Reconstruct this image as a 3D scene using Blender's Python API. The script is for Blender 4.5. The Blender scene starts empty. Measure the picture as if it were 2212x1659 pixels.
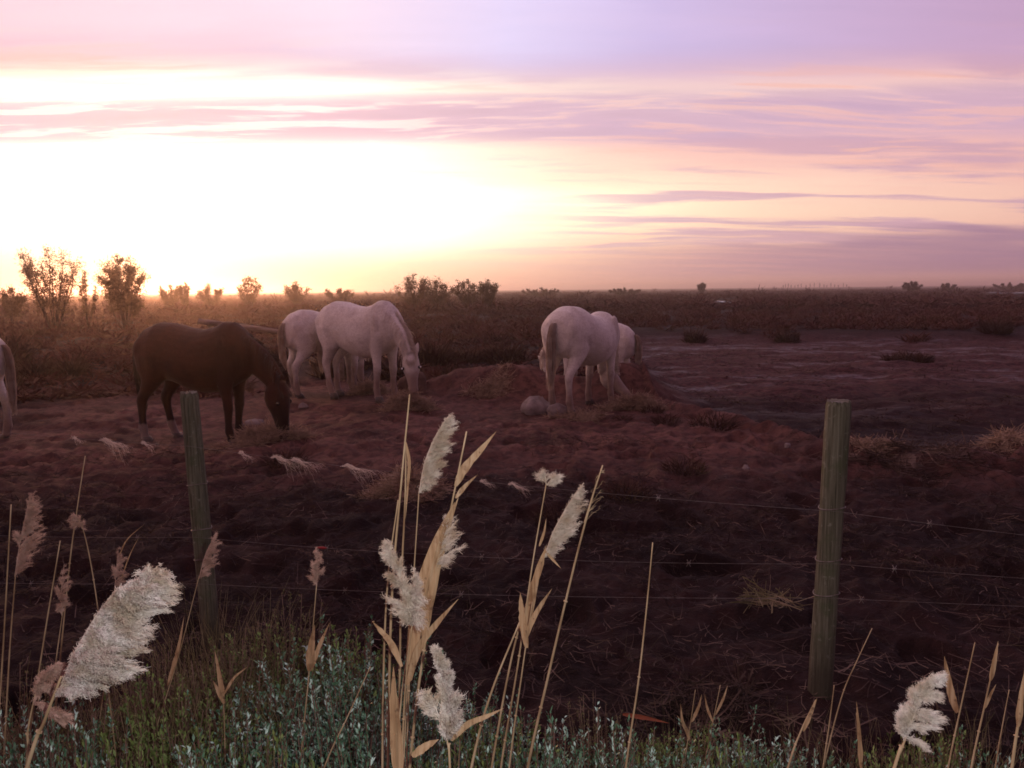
import bpy, math, random
import numpy as np
from mathutils import Vector, Matrix
random.seed(7)
RNG = np.random.default_rng(11)
scn = bpy.context.scene
COL = scn.collection
R = math.radians

# ------------------------------------------------------------------ camera
CAM_H = 1.65
FPX = 1722.0                      # focal length in pixels of a 2212 px wide picture
cam_d = bpy.data.cameras.new('camera'); cam = bpy.data.objects.new('camera', cam_d); COL.objects.link(cam)
cam_d.sensor_width = 36.0; cam_d.lens = 36.0 * FPX / 2212.0
cam_d.clip_start = 0.05; cam_d.clip_end = 9000.0
CM = Matrix.Rotation(R(90 - 6.75), 3, 'X') @ Matrix.Rotation(R(-0.6), 3, 'Z')
cam.matrix_world = Matrix.Translation((0, 0, CAM_H)) @ CM.to_4x4()
scn.camera = cam

# ------------------------------------------------------------------ render / exposure
scn.view_settings.view_transform = 'Standard'; scn.view_settings.look = 'None'
scn.view_settings.gamma = 1.0; scn.view_settings.exposure = 0.0; scn.view_settings.use_curve_mapping = False
scn.cycles.use_denoising = True
scn.cycles.filter_width = 1.7
scn.cycles.max_bounces = 6; scn.cycles.transparent_max_bounces = 8; scn.cycles.volume_bounces = 1
scn.cycles.sample_clamp_indirect = 4.0
SUN_AZ, SUN_EL = -24.0, 4.5

# ------------------------------------------------------------------ node helpers
class NB:
    """tiny expression builder on a node tree"""
    def __init__(s, nt): s.nt = nt
    def new(s, t): return s.nt.nodes.new(t)
    def put(s, sock, v):
        if hasattr(v, 'is_linked') or isinstance(v, bpy.types.NodeSocket): s.nt.links.new(v, sock)
        elif isinstance(v, (tuple, list)):
            sock.default_value = (*v, 1.0) if len(v) == 3 and sock.type == 'RGBA' else v
        else: sock.default_value = v
    def m(s, op, a, b=None, c=None):
        n = s.new('ShaderNodeMath'); n.operation = op
        s.put(n.inputs[0], a)
        if b is not None: s.put(n.inputs[1], b)
        if c is not None: s.put(n.inputs[2], c)
        return n.outputs[0]
    def add(s, a, b): return s.m('ADD', a, b)
    def sub(s, a, b): return s.m('SUBTRACT', a, b)
    def mul(s, a, b): return s.m('MULTIPLY', a, b)
    def v(s, op, a, b=None):
        n = s.new('ShaderNodeVectorMath'); n.operation = op
        s.put(n.inputs[0], a)
        if b is not None: s.put(n.inputs[3 if op == 'SCALE' else 1], b)
        return n.outputs[1 if op in ('DOT_PRODUCT', 'LENGTH') else 0]
    def xyz(s, x, y, z):
        n = s.new('ShaderNodeCombineXYZ'); s.put(n.inputs[0], x); s.put(n.inputs[1], y); s.put(n.inputs[2], z); return n.outputs[0]
    def sep(s, a):
        n = s.new('ShaderNodeSeparateXYZ'); s.put(n.inputs[0], a); return n.outputs
    def ss(s, a, lo, hi, t0=0.0, t1=1.0):
        n = s.new('ShaderNodeMapRange'); n.interpolation_type = 'SMOOTHSTEP'
        s.put(n.inputs[0], a); s.put(n.inputs[1], lo); s.put(n.inputs[2], hi); s.put(n.inputs[3], t0); s.put(n.inputs[4], t1); return n.outputs[0]
    def mix(s, f, a, b, blend='MIX'):
        n = s.new('ShaderNodeMix'); n.data_type = 'RGBA'; n.blend_type = blend; n.clamp_factor = True
        s.put(n.inputs[0], f); s.put(n.inputs[6], a); s.put(n.inputs[7], b); return n.outputs[2]
    def noise(s, vec, scale, detail=4.0, rough=0.55, dist=0.0):
        n = s.new('ShaderNodeTexNoise'); s.put(n.inputs['Vector'], vec); n.inputs['Scale'].default_value = scale
        n.inputs['Detail'].default_value = detail; n.inputs['Roughness'].default_value = rough; n.inputs['Distortion'].default_value = dist
        return n.outputs[0]
    def gauss(s, a, c, w, p=2.0):
        d = s.m('ABSOLUTE', s.m('DIVIDE', s.sub(a, c), w))
        return s.m('EXPONENT', s.mul(s.m('POWER', d, p), -1.0))
    def ramp(s, f, stops):
        n = s.new('ShaderNodeValToRGB'); s.put(n.inputs[0], f)
        el = n.color_ramp.elements
        while len(el) < len(stops): el.new(0.5)
        for e, (p, c) in zip(el, stops): e.position = p; e.color = (*c, 1.0)
        return n.outputs[0]

# ------------------------------------------------------------------ world: sunset sky
world = bpy.data.worlds.new('World'); scn.world = world; world.use_nodes = True
nt = world.node_tree; nt.nodes.clear(); b = NB(nt)
tc = b.new('ShaderNodeTexCoord').outputs['Generated']
dx, dy, dz = b.sep(b.v('NORMALIZE', tc))[:3]
el = b.mul(b.m('ARCSINE', dz), 57.2958)
az = b.mul(b.m('ARCTAN2', dx, dy), 57.2958)
elp = b.m('MAXIMUM', el, 0.0)
sund = (math.sin(R(SUN_AZ)), math.cos(R(SUN_AZ)), 0.0)
toward = b.add(b.mul(b.v('DOT_PRODUCT', b.xyz(dx, dy, 0.0), sund), 0.5), 0.5)      # 1 towards the sun, 0 away
inv = b.m('DIVIDE', 1.0, b.add(b.m('MAXIMUM', dz, 0.0), 0.10))
plan = b.xyz(b.mul(dx, inv), b.mul(dy, inv), 0.0)                                 # flat cloud-deck projection
warp = b.noise(b.v('MULTIPLY', plan, (0.55, 1.0, 1.0)), 0.9, 3.0, 0.5)
wel = b.mul(b.sub(warp, 0.5), 1.0)
streak = b.noise(b.v('ADD', b.v('MULTIPLY', plan, (0.34, 1.7, 1.0)), b.xyz(b.mul(warp, 0.5), b.mul(warp, 1.1), 3.7)), 1.6, 7.0, 0.58)
fine = b.noise(b.v('ADD', b.v('MULTIPLY', plan, (0.8, 4.2, 1.0)), b.xyz(b.mul(warp, 1.0), b.mul(warp, 2.2), 9.1)), 2.0, 6.0, 0.6)
wob = b.add(b.mul(wel, 3.2), b.mul(b.sub(fine, 0.5), 1.3))                        # degrees of wobble on cloud edges
flat = b.mul(b.m('POWER', b.m('MINIMUM', b.m('ABSOLUTE', az), 50.0), 2.0), 0.00016)      # cloud streets run straight across, so they dip to either side
elf = b.mul(el, b.add(1.0, flat))
elw = b.add(elf, wob)
base = b.ramp(b.m('MAXIMUM', dz, 0.0), [(0.0, (0.92, 0.50, 0.36)), (0.045, (0.90, 0.50, 0.42)), (0.11, (0.94, 0.54, 0.48)), (0.21, (0.97, 0.57, 0.53)),
                 (0.27, (0.62, 0.44, 0.62)), (0.45, (0.46, 0.33, 0.50)), (1.0, (0.32, 0.24, 0.40))])
dim = b.ss(toward, 0.05, 0.95, 0.34, 1.0)                                         # the sky darkens away from the sun
base = b.v('SCALE', base, dim)
nis = b.new('ShaderNodeTexSky'); nis.sky_type = 'NISHITA'; nis.sun_disc = False
nis.sun_elevation = R(SUN_EL); nis.sun_rotation = R(SUN_AZ); nis.altitude = 0; nis.dust_density = 2.0
base = b.v('ADD', base, b.v('SCALE', nis.outputs[0], 0.012))
azg = b.add(az, b.mul(wel, 10.0))
glow = b.mul(b.ss(b.add(azg, b.mul(b.m('ABSOLUTE', b.sub(el, 5.5)), 1.3)), 21.0, -12.0), b.ss(azg, -95.0, -50.0))
glow = b.m('MINIMUM', b.mul(glow, 1.15), 1.0)
glow = b.mul(glow, b.ss(elw, 16.0, 13.5))
glow = b.mul(glow, b.ss(el, -0.3, 4.0, 0.30, 1.0))
glow2 = b.mul(b.gauss(azg, 0.0, 30.0, 2.0), b.add(b.gauss(elw, 5.6, 2.3, 2.0), b.mul(b.gauss(elw, 13.2, 1.0, 2.0), 0.7)))
sky = b.v('ADD', base, b.v('SCALE', (0.42, 0.56, 0.30), glow))
sky = b.v('ADD', sky, b.v('SCALE', (0.20, 0.18, 0.36), b.m('POWER', glow, 3.0)))
sky = b.v('ADD', sky, b.v('SCALE', (0.22, 0.34, 0.16), glow2))
# streaks all over the sky
mauve = b.v('ADD', b.v('SCALE', (0.68, 0.43, 0.53), dim), b.v('SCALE', (0.36, 0.34, 0.26), glow))
st = b.mul(b.ss(streak, 0.47, 0.60), b.ss(elp, 1.0, 4.0))
sky = b.mix(b.mul(st, b.ss(glow, 0.2, 0.8, 0.85, 0.10)), sky, mauve)
pale = b.mul(b.ss(fine, 0.53, 0.66), b.mul(b.ss(elp, 5.0, 9.0), b.ss(elp, 20.0, 14.0)))
sky = b.mix(b.mul(pale, 0.65), sky, b.v('ADD', b.v('SCALE', (1.0, 0.58, 0.46), dim), b.v('SCALE', (0.4, 0.5, 0.5), glow)))
# high thin deck: pink near the sun, lavender away from it
deck_c = b.ramp(b.ss(az, -42.0, 42.0), [(0.0, (1.10, 0.70, 0.76)), (0.30, (1.05, 0.85, 0.98)), (0.50, (0.84, 0.75, 1.03)), (0.68, (0.66, 0.56, 0.86)), (1.0, (0.60, 0.40, 0.60))])
deck_c = b.v('SCALE', deck_c, b.add(0.80, b.mul(streak, 0.40)))
deck_c = b.v('SCALE', deck_c, dim)
sky = b.mix(b.mul(b.ss(elw, b.ss(az, -30.0, 0.0, 14.6, 13.4), b.ss(az, -30.0, 0.0, 18.0, 16.4)), 0.90), sky, deck_c)
# the long mauve cloud bar
bar = b.gauss(b.add(b.add(elf, b.mul(wob, b.ss(az, -14.0, 16.0, 0.22, 0.85))), b.mul(wel, -0.6)), 11.75, b.ss(az, -12.0, 24.0, 1.65, 1.8), 5.0)
bar = b.mul(bar, b.ss(b.m('ABSOLUTE', az), 80.0, 45.0))
bar_c = b.mix(b.ss(az, -18.0, 26.0), (0.90, 0.60, 0.67), (0.62, 0.44, 0.60))
bar_c = b.v('SCALE', bar_c, b.add(0.82, b.mul(fine, 0.36)))
sky = b.mix(b.mul(bar, b.mul(b.ss(az, -5.0, 25.0, 0.97, 0.80), b.ss(fine, 0.62, 0.50, 0.45, 1.0))), sky, bar_c)
# low bank away from the sun
lb = b.mul(b.ss(b.add(elw, b.mul(wel, 1.5)), 4.6, 2.8), b.ss(b.add(azg, b.mul(elw, -3.2)), -10.0, 14.0))
lb = b.mul(lb, b.ss(el, 0.1, 1.2, 0.35, 1.0))
lb = b.mul(lb, b.ss(b.add(b.mul(fine, 0.5), b.mul(streak, 0.5)), 0.40, 0.54, b.ss(az, 0.0, 30.0, 0.5, 0.9), 1.0))
lb_c = b.v('SCALE', b.mix(b.ss(az, 4.0, 34.0), (0.62, 0.37, 0.40), (0.34, 0.21, 0.32)), b.ss(toward, 0.0, 0.7, 0.6, 1.0))
sky = b.mix(b.mul(lb, 0.9), sky, lb_c)
sky = b.v('MULTIPLY', sky, b.mix(toward, (0.98, 0.72, 0.80), (1.0, 1.0, 1.0)))                # rosier, duller away from the sun
sky = b.mix(b.ss(el, -0.2, -4.0), sky, (0.06, 0.03, 0.028))
bg = b.new('ShaderNodeBackground'); b.put(bg.inputs[0], sky); bg.inputs[1].default_value = 1.0
wo = b.new('ShaderNodeOutputWorld'); nt.links.new(bg.outputs[0], wo.inputs[0])

# ------------------------------------------------------------------ sun behind thin cloud, and the photographer's flash
sd = bpy.data.lights.new('sun', 'SUN'); sun = bpy.data.objects.new('sun', sd); COL.objects.link(sun)
sd.energy = 1.5; sd.angle = R(11.0); sd.color = (1.0, 0.43, 0.20)
sv = Vector((math.sin(R(SUN_AZ)) * math.cos(R(SUN_EL)), math.cos(R(SUN_AZ)) * math.cos(R(SUN_EL)), math.sin(R(SUN_EL))))
sun.rotation_euler = sv.to_track_quat('Z', 'Y').to_euler()
fd = bpy.data.lights.new('camera_flash', 'SPOT'); fl = bpy.data.objects.new('camera_flash', fd); COL.objects.link(fl)
fd.energy = 84.0; fd.spot_size = R(135); fd.spot_blend = 0.8; fd.shadow_soft_size = 0.012; fd.color = (1.0, 0.95, 0.92)
fl.location = (0.09, 0.02, CAM_H + 0.075); fl.rotation_euler = (R(90 - 17), 0, 0)

# ------------------------------------------------------------------ pixel -> place
def ray(u, v):
    return CM @ Vector(((u - 1106.0) / FPX, -(v - 829.5) / FPX, -1.0))
def P(u, v, y):                       # the point of a sight line at distance y ahead
    d = ray(u, v); return Vector((0, 0, CAM_H)) + d * (y / d.y)
def G(u, v, z=0.0):                   # where a sight line meets the ground level z
    d = ray(u, v); return Vector((0, 0, CAM_H)) + d * ((z - CAM_H) / d.z)

# ------------------------------------------------------------------ mesh helpers
def link(o, parent=None):
    COL.objects.link(o)
    if parent is not None: o.parent = parent
    return o
def mk(name, V, F, mat, parent=None, smooth=False, loc=None):
    """one mesh object from arrays; F is an (n,3|4) array or a list of them"""
    V = np.asarray(V, np.float32).reshape(-1, 3)
    if isinstance(F, np.ndarray): F = [F]
    F = [np.asarray(f, np.int32) for f in F if len(f)]
    me = bpy.data.meshes.new(name)
    lv = np.concatenate([f.ravel() for f in F]); cnt = np.concatenate([np.full(len(f), f.shape[1], np.int32) for f in F])
    st = np.concatenate([[0], np.cumsum(cnt)[:-1]]).astype(np.int32)
    if loc is not None: V = V - np.asarray(loc, np.float32)
    me.vertices.add(len(V)); me.vertices.foreach_set('co', V.ravel())
    me.loops.add(len(lv)); me.loops.foreach_set('vertex_index', lv)
    me.polygons.add(len(cnt)); me.polygons.foreach_set('loop_start', st); me.polygons.foreach_set('loop_total', cnt)
    if smooth: me.polygons.foreach_set('use_smooth', np.ones(len(cnt), bool))
    me.update(calc_edges=True); me.validate()
    if mat is not None:
        for mm in (mat if isinstance(mat, (list, tuple)) else [mat]): me.materials.append(mm)
    o = bpy.data.objects.new(name, me); link(o, parent)
    if loc is not None: o.location = loc
    return o
def tag(o, label=None, cat=None, group=None, kind=None):
    if label: o['label'] = label
    if cat: o['category'] = cat
    if group: o['group'] = group
    if kind: o['kind'] = kind
    return o
def thing(name, label, cat, loc=(0, 0, 0), group=None, rz=0.0, scale=1.0):
    o = bpy.data.objects.new(name, None); link(o); o.location = loc; o.rotation_euler = (0, 0, rz); o.scale = (scale,) * 3
    o.empty_display_size = 0.05
    return tag(o, label, cat, group)
def copy_tree(o, parent=None):
    c = o.copy(); COL.objects.link(c); c.parent = parent
    for ch in list(o.children): copy_tree(ch, c)
    return c
class Acc:
    def __init__(s): s.V = []; s.F = {3: [], 4: []}; s.n = 0
    def add(s, V, F):
        V = np.asarray(V, float).reshape(-1, 3)
        for f in (F if isinstance(F, list) else [F]):
            f = np.asarray(f, int)
            if len(f): s.F[f.shape[1]].append(f + s.n)
        s.V.append(V); s.n += len(V)
    def build(s, name, mat, parent=None, smooth=False, loc=None):
        F = [np.concatenate(s.F[k]) for k in (3, 4) if s.F[k]]
        return mk(name, np.concatenate(s.V), F, mat, parent, smooth, loc)
def tube(pts, rad, n=6, jit=0.0):
    pts = np.asarray([tuple(p) for p in pts], float); k = len(pts)
    rad = np.broadcast_to(np.asarray(rad, float), (k,))
    T = np.gradient(pts, axis=0); T /= np.linalg.norm(T, axis=1)[:, None] + 1e-9
    ref = np.array([0.31, 0.95, 0.05]) if abs(T[0][1]) < 0.8 else np.array([1.0, 0.1, 0.0])
    U = np.cross(T, ref); U /= np.linalg.norm(U, axis=1)[:, None] + 1e-9
    W = np.cross(T, U)
    a = np.linspace(0, 2 * np.pi, n, endpoint=False)
    rr = rad[:, None] * (1 + jit * RNG.normal(size=(k, n)))
    V = pts[:, None] + rr[..., None] * (np.cos(a)[None, :, None] * U[:, None] + np.sin(a)[None, :, None] * W[:, None])
    V = V.reshape(-1, 3)
    i = np.arange(k - 1)[:, None] * n; j = np.arange(n)[None]; j2 = (j + 1) % n
    F = np.stack([i + j, i + j2, i + n + j2, i + n + j], -1).reshape(-1, 4)
    V = np.concatenate([V, pts[:1], pts[-1:]])
    c0 = k * n; c1 = c0 + 1; jj = np.arange(n); e = (k - 1) * n
    T3 = np.concatenate([np.stack([np.full(n, c0), (jj + 1) % n, jj], -1), np.stack([np.full(n, c1), e + jj, e + (jj + 1) % n], -1)])
    return V, [F, T3]
def strands(PT, w, tip=0.15, side=None):
    """PT (N,k,3) -> flat tapering ribbons"""
    PT = np.asarray(PT, float); N, k, _ = PT.shape
    T = PT[:, -1] - PT[:, 0]
    if side is None: side = RNG.normal(size=(N, 3))
    S = np.cross(T, side); S /= np.linalg.norm(S, axis=1)[:, None] + 1e-9
    tp = np.linspace(1, tip, k)[None, :, None]
    h = 0.5 * np.broadcast_to(np.asarray(w, float).reshape(-1, 1, 1), (N, 1, 1)) * tp
    A = PT - S[:, None] * h; B = PT + S[:, None] * h
    V = np.stack([A, B], 2).reshape(-1, 3)
    base = (np.arange(N) * k * 2)[:, None] + (np.arange(k - 1) * 2)[None]
    F = np.stack([base, base + 1, base + 3, base + 2], -1).reshape(-1, 4)
    return V, F
def spline(pts, n):
    """Catmull-Rom through the points"""
    p = np.asarray([tuple(q) for q in pts], float)
    if len(p) == 2: return p[0] + (p[1] - p[0]) * np.linspace(0, 1, n)[:, None]
    q = np.concatenate([[2 * p[0] - p[1]], p, [2 * p[-1] - p[-2]]])
    out = []
    for t in np.linspace(0, len(p) - 1 - 1e-6, n):
        i = int(t); f = t - i; a, bb, c, d = q[i], q[i + 1], q[i + 2], q[i + 3]
        out.append(0.5 * (2 * bb + (c - a) * f + (2 * a - 5 * bb + 4 * c - d) * f * f + (3 * bb - a - 3 * c + d) * f ** 3))
    return np.array(out)
def unit(v):
    v = np.asarray(v, float); return v / (np.linalg.norm(v) + 1e-9)

# ------------------------------------------------------------------ numpy noise
_perm = np.random.default_rng(3).random((256, 256))
def vnoise(x, y):
    xi = np.floor(x).astype(int); yi = np.floor(y).astype(int); fx = x - xi; fy = y - yi
    fx = fx * fx * (3 - 2 * fx); fy = fy * fy * (3 - 2 * fy)
    g = lambda i, j: _perm[i & 255, j & 255]
    return (g(xi, yi) * (1 - fx) + g(xi + 1, yi) * fx) * (1 - fy) + (g(xi, yi + 1) * (1 - fx) + g(xi + 1, yi + 1) * fx) * fy
def fbm(x, y, o=4):
    s = 0; a = 0.5; t = 0
    for k in range(o):
        s = s + a * vnoise(x * 2 ** k + 17.3 * k, y * 2 ** k - 9.1 * k); t += a; a *= 0.5
    return s / t
def sst(x, a, c):
    t = np.clip((x - a) / (c - a), 0, 1); return t * t * (3 - 2 * t)

# ------------------------------------------------------------------ materials
def mat(name, cols, rough=0.85, scale=8.0, bump=0.0, bscale=None, coord='Object', trans=0.0, spec=0.3, stretch=(1, 1, 1), detail=5.0, contrast=(0.35, 0.65), backlit=None):
    m = bpy.data.materials.new(name); m.use_nodes = True; t = m.node_tree; t.nodes.clear(); q = NB(t)
    co = q.v('MULTIPLY', q.new('ShaderNodeTexCoord').outputs[coord], stretch)
    n = q.noise(co, scale, detail)
    k = len(cols)
    st = [(contrast[0] + (contrast[1] - contrast[0]) * i / max(1, k - 1), c) for i, c in enumerate(cols)]
    c = q.ramp(n, st) if k > 1 else cols[0]
    p = q.new('ShaderNodeBsdfPrincipled'); q.put(p.inputs['Base Color'], c); p.inputs['Roughness'].default_value = rough
    p.inputs['Specular IOR Level'].default_value = spec
    if bump:
        bn = q.new('ShaderNodeBump'); bn.inputs['Strength'].default_value = bump; bn.inputs['Distance'].default_value = 0.02
        q.put(bn.inputs['Height'], q.noise(co, bscale or scale * 3, 4.0)); t.links.new(bn.outputs[0], p.inputs['Normal'])
    out = q.new('ShaderNodeOutputMaterial'); sh = p.outputs[0]
    if trans:
        tr = q.new('ShaderNodeBsdfTranslucent'); q.put(tr.inputs[0], c)
        mx = q.new('ShaderNodeMixShader'); mx.inputs[0].default_value = trans
        t.links.new(sh, mx.inputs[1]); t.links.new(tr.outputs[0], mx.inputs[2]); sh = mx.outputs[0]
    t.links.new(sh, out.inputs[0])
    return m
M = {}
M['stem'] = mat('reed_stem', [(0.17, 0.105, 0.055), (0.30, 0.22, 0.13), (0.40, 0.31, 0.20)], 0.55, 34, stretch=(1, 1, 0.22), contrast=(0.3, 0.68))
def leaf_mat():
    m = bpy.data.materials.new('reed_leaf'); m.use_nodes = True; t = m.node_tree; t.nodes.clear(); q = NB(t)
    co = q.new('ShaderNodeTexCoord').outputs['Object']
    c = q.ramp(q.noise(q.v('MULTIPLY', co, (1, 1, 0.05)), 150, 4), [(0.30, (0.19, 0.115, 0.06)), (0.5, (0.34, 0.235, 0.135)), (0.70, (0.42, 0.315, 0.20))])
    c = q.mix(q.mul(q.ss(q.noise(co, 17, 5, 0.65), 0.52, 0.66), 0.65), c, (0.15, 0.075, 0.035))
    c = q.mix(q.mul(q.ss(q.noise(co, 55, 3, 0.6), 0.60, 0.68), 0.7), c, (0.10, 0.055, 0.035))
    p = q.new('ShaderNodeBsdfPrincipled'); q.put(p.inputs['Base Color'], c); p.inputs['Roughness'].default_value = 0.6; p.inputs['Specular IOR Level'].default_value = 0.3
    bn = q.new('ShaderNodeBump'); bn.inputs['Strength'].default_value = 0.5; bn.inputs['Distance'].default_value = 0.002
    q.put(bn.inputs['Height'], q.noise(q.v('MULTIPLY', co, (1, 1, 0.04)), 300, 2)); t.links.new(bn.outputs[0], p.inputs['Normal'])
    tr = q.new('ShaderNodeBsdfTranslucent'); q.put(tr.inputs[0], c); mx = q.new('ShaderNodeMixShader'); mx.inputs[0].default_value = 0.25
    t.links.new(p.outputs[0], mx.inputs[1]); t.links.new(tr.outputs[0], mx.inputs[2]); o = q.new('ShaderNodeOutputMaterial'); t.links.new(mx.outputs[0], o.inputs[0]); return m
M['leaf'] = leaf_mat()
M['plume'] = mat('reed_plume', [(0.44, 0.35, 0.26), (0.66, 0.60, 0.53)], 0.6, 30, trans=0.3)
M['plume_white'] = mat('reed_plume_white', [(0.50, 0.43, 0.34), (0.74, 0.71, 0.68)], 0.55, 26, trans=0.3)
M['plume_rosy'] = mat('reed_plume_rosy_less_flash', [(0.36, 0.23, 0.18), (0.55, 0.40, 0.34)], 0.65, 30, trans=0.3)  # rosier, darker plume tint: weaker flash light put into the colour
def post_mat():
    m = bpy.data.materials.new('post_wood'); m.use_nodes = True; t = m.node_tree; t.nodes.clear(); q = NB(t)
    co = q.new('ShaderNodeTexCoord').outputs['Object']; z = q.sep(co)[2]
    g = q.noise(q.v('MULTIPLY', co, (1, 1, 0.030)), 110, 5, 0.7)
    c = q.ramp(g, [(0.30, (0.030, 0.028, 0.019)), (0.46, (0.085, 0.082, 0.056)), (0.66, (0.15, 0.145, 0.108))])
    c = q.mix(q.mul(q.ss(q.noise(co, 9, 5, 0.6), 0.50, 0.64), 0.6), c, (0.062, 0.075, 0.038))
    c = q.mix(q.mul(q.ss(q.noise(co, 38, 3, 0.6), 0.62, 0.70), 0.6), c, (0.19, 0.19, 0.155))
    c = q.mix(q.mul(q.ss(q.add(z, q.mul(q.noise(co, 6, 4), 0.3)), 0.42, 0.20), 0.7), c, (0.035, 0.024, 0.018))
    p = q.new('ShaderNodeBsdfPrincipled'); q.put(p.inputs['Base Color'], c); p.inputs['Roughness'].default_value = 0.9; p.inputs['Specular IOR Level'].default_value = 0.2
    bn = q.new('ShaderNodeBump'); bn.inputs['Strength'].default_value = 0.8; bn.inputs['Distance'].default_value = 0.006
    q.put(bn.inputs['Height'], g); t.links.new(bn.outputs[0], p.inputs['Normal'])
    o = q.new('ShaderNodeOutputMaterial'); t.links.new(p.outputs[0], o.inputs[0]); return m
M['post'] = post_mat()
M['post_end'] = mat('post_endgrain', [(0.09, 0.085, 0.065), (0.17, 0.16, 0.13)], 0.9, 30, 0.4)
M['wire'] = mat('wire_steel', [(0.09, 0.065, 0.055), (0.18, 0.16, 0.155)], 0.55, 30)
M['hair_tuft'] = mat('caught_hair', [(0.55, 0.44, 0.38), (0.72, 0.62, 0.56)], 0.5, 20, trans=0.35)
M['hay'] = mat('hay', [(0.19, 0.125, 0.085), (0.40, 0.30, 0.215)], 0.8, 16, trans=0.15)
M['straw'] = mat('litter', [(0.028, 0.016, 0.013), (0.060, 0.036, 0.028), (0.16, 0.11, 0.085)], 0.85, 2.3, trans=0.1)
M['rock'] = mat('stone', [(0.13, 0.105, 0.10), (0.24, 0.20, 0.195)], 0.9, 7, 0.6, 22)
M['earth'] = mat('earthy_stone', [(0.08, 0.045, 0.035), (0.15, 0.095, 0.075)], 0.95, 7, 0.8, 16)
M['log'] = mat('log_wood', [(0.16, 0.12, 0.09), (0.30, 0.24, 0.20)], 0.85, 6, 0.5, 30, stretch=(0.3, 4, 4))
M['red'] = mat('red_plastic', [(0.16, 0.012, 0.014), (0.25, 0.02, 0.022)], 0.5, 10)
M['rust_leaf'] = mat('rusty_stalk', [(0.16, 0.035, 0.02), (0.24, 0.06, 0.03)], 0.7, 10)
M['bark'] = mat('tamarisk_bark', [(0.045, 0.03, 0.024), (0.09, 0.06, 0.05)], 0.9, 6)
M['tama'] = mat('tamarisk_foliage', [(0.07, 0.045, 0.025), (0.13, 0.085, 0.045)], 0.8, 0.8, trans=0.3)
M['twig'] = mat('bush_twigs', [(0.10, 0.06, 0.045), (0.17, 0.11, 0.085)], 0.85, 12)
M['lf_blue'] = mat('leaf_glaucous', [(0.032, 0.075, 0.028), (0.095, 0.225, 0.135), (0.52, 0.76, 0.68)], 0.45, 24, trans=0.12, contrast=(0.30, 0.70))
M['lf_green'] = mat('leaf_green', [(0.05, 0.075, 0.022), (0.13, 0.20, 0.055), (0.28, 0.38, 0.13)], 0.6, 18, trans=0.15, contrast=(0.30, 0.70))
M['lf_brown'] = mat('leaf_brown', [(0.06, 0.04, 0.022), (0.10, 0.085, 0.035), (0.13, 0.14, 0.055)], 0.7, 14, trans=0.15)
M['grass'] = mat('dry_grass', [(0.075, 0.07, 0.028), (0.15, 0.125, 0.06), (0.25, 0.19, 0.12)], 0.7, 5, trans=0.2)
M['scrub'] = mat('saltmarsh_scrub', [(0.040, 0.013, 0.012), (0.082, 0.028, 0.022), (0.065, 0.034, 0.017)], 0.9, 0.35, trans=0.12)
M['scrub2'] = mat('saltmarsh_shrub', [(0.030, 0.014, 0.012), (0.060, 0.029, 0.020), (0.058, 0.042, 0.020)], 0.9, 1.1, trans=0.12)
M['dead_mat'] = mat('dead_grass_mat', [(0.014, 0.008, 0.007), (0.034, 0.018, 0.014), (0.036, 0.027, 0.014)], 0.9, 1.6)
M['hoof'] = mat('hoof_horn', [(0.05, 0.04, 0.035), (0.10, 0.085, 0.075)], 0.6, 9)
M['eye'] = mat('eye', [(0.012, 0.009, 0.008)], 0.08, 9, spec=0.6)
M['shine'] = mat('painted_eyeshine', [(0.92, 0.93, 0.95)], 0.25, 9, spec=0.8)  # near-white colour standing in for the flash gleam in the eyes
M['mane_white'] = mat('mane_white', [(0.46, 0.38, 0.31), (0.62, 0.55, 0.48)], 0.6, 25, trans=0.2)
M['tail_yellow'] = mat('tail_yellow', [(0.33, 0.25, 0.19), (0.50, 0.43, 0.37)], 0.6, 9, trans=0.3)
M['mane_dark'] = mat('mane_dark', [(0.025, 0.014, 0.011), (0.05, 0.028, 0.02)], 0.55, 20, trans=0.15)
def coat(name, c0, c1, low, low_h, sock=None):
    m = bpy.data.materials.new(name); m.use_nodes = True; t = m.node_tree; t.nodes.clear(); q = NB(t)
    co = q.new('ShaderNodeTexCoord').outputs['Object']; z = q.sep(co)[2]
    n1 = q.noise(co, 3.5, 4); n2 = q.noise(co, 40, 3)
    c = q.mix(q.ss(n1, 0.35, 0.65), c0, c1)
    c = q.mix(q.mul(q.ss(n2, 0.35, 0.7), 0.22), c, low)
    c = q.mix(q.mul(q.ss(q.noise(co, 4.0, 7, 0.7), 0.48, 0.78), 0.5), c, low)
    zz = q.add(z, q.mul(q.sub(n1, 0.5), 0.5))
    c = q.mix(q.mul(q.ss(zz, low_h, low_h * 0.35), 0.85), c, low)
    if sock: c = q.mix(q.mul(q.ss(q.add(z, q.mul(q.sub(n2, .5), .06)), 0.24, 0.20), q.ss(q.sep(co)[0], -0.2, -0.3)), c, sock)
    p = q.new('ShaderNodeBsdfPrincipled'); q.put(p.inputs['Base Color'], c); p.inputs['Roughness'].default_value = 0.75
    p.inputs['Specular IOR Level'].default_value = 0.2; p.inputs['Sheen Weight'].default_value = 0.25 if c0[0] > .2 else 0.05; p.inputs['Sheen Roughness'].default_value = 0.4
    bn = q.new('ShaderNodeBump'); bn.inputs['Strength'].default_value = 0.35; bn.inputs['Distance'].default_value = 0.012
    q.put(bn.inputs['Height'], q.add(q.noise(q.v('MULTIPLY', co, (1, 1, 0.4)), 70, 3), q.noise(co, 14, 3))); t.links.new(bn.outputs[0], p.inputs['Normal'])
    out = q.new('ShaderNodeOutputMaterial'); t.links.new(p.outputs[0], out.inputs[0]); return m
M['coat_white'] = coat('coat_white', (0.60, 0.56, 0.51), (0.72, 0.69, 0.64), (0.17, 0.105, 0.08), 0.62)
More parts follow.
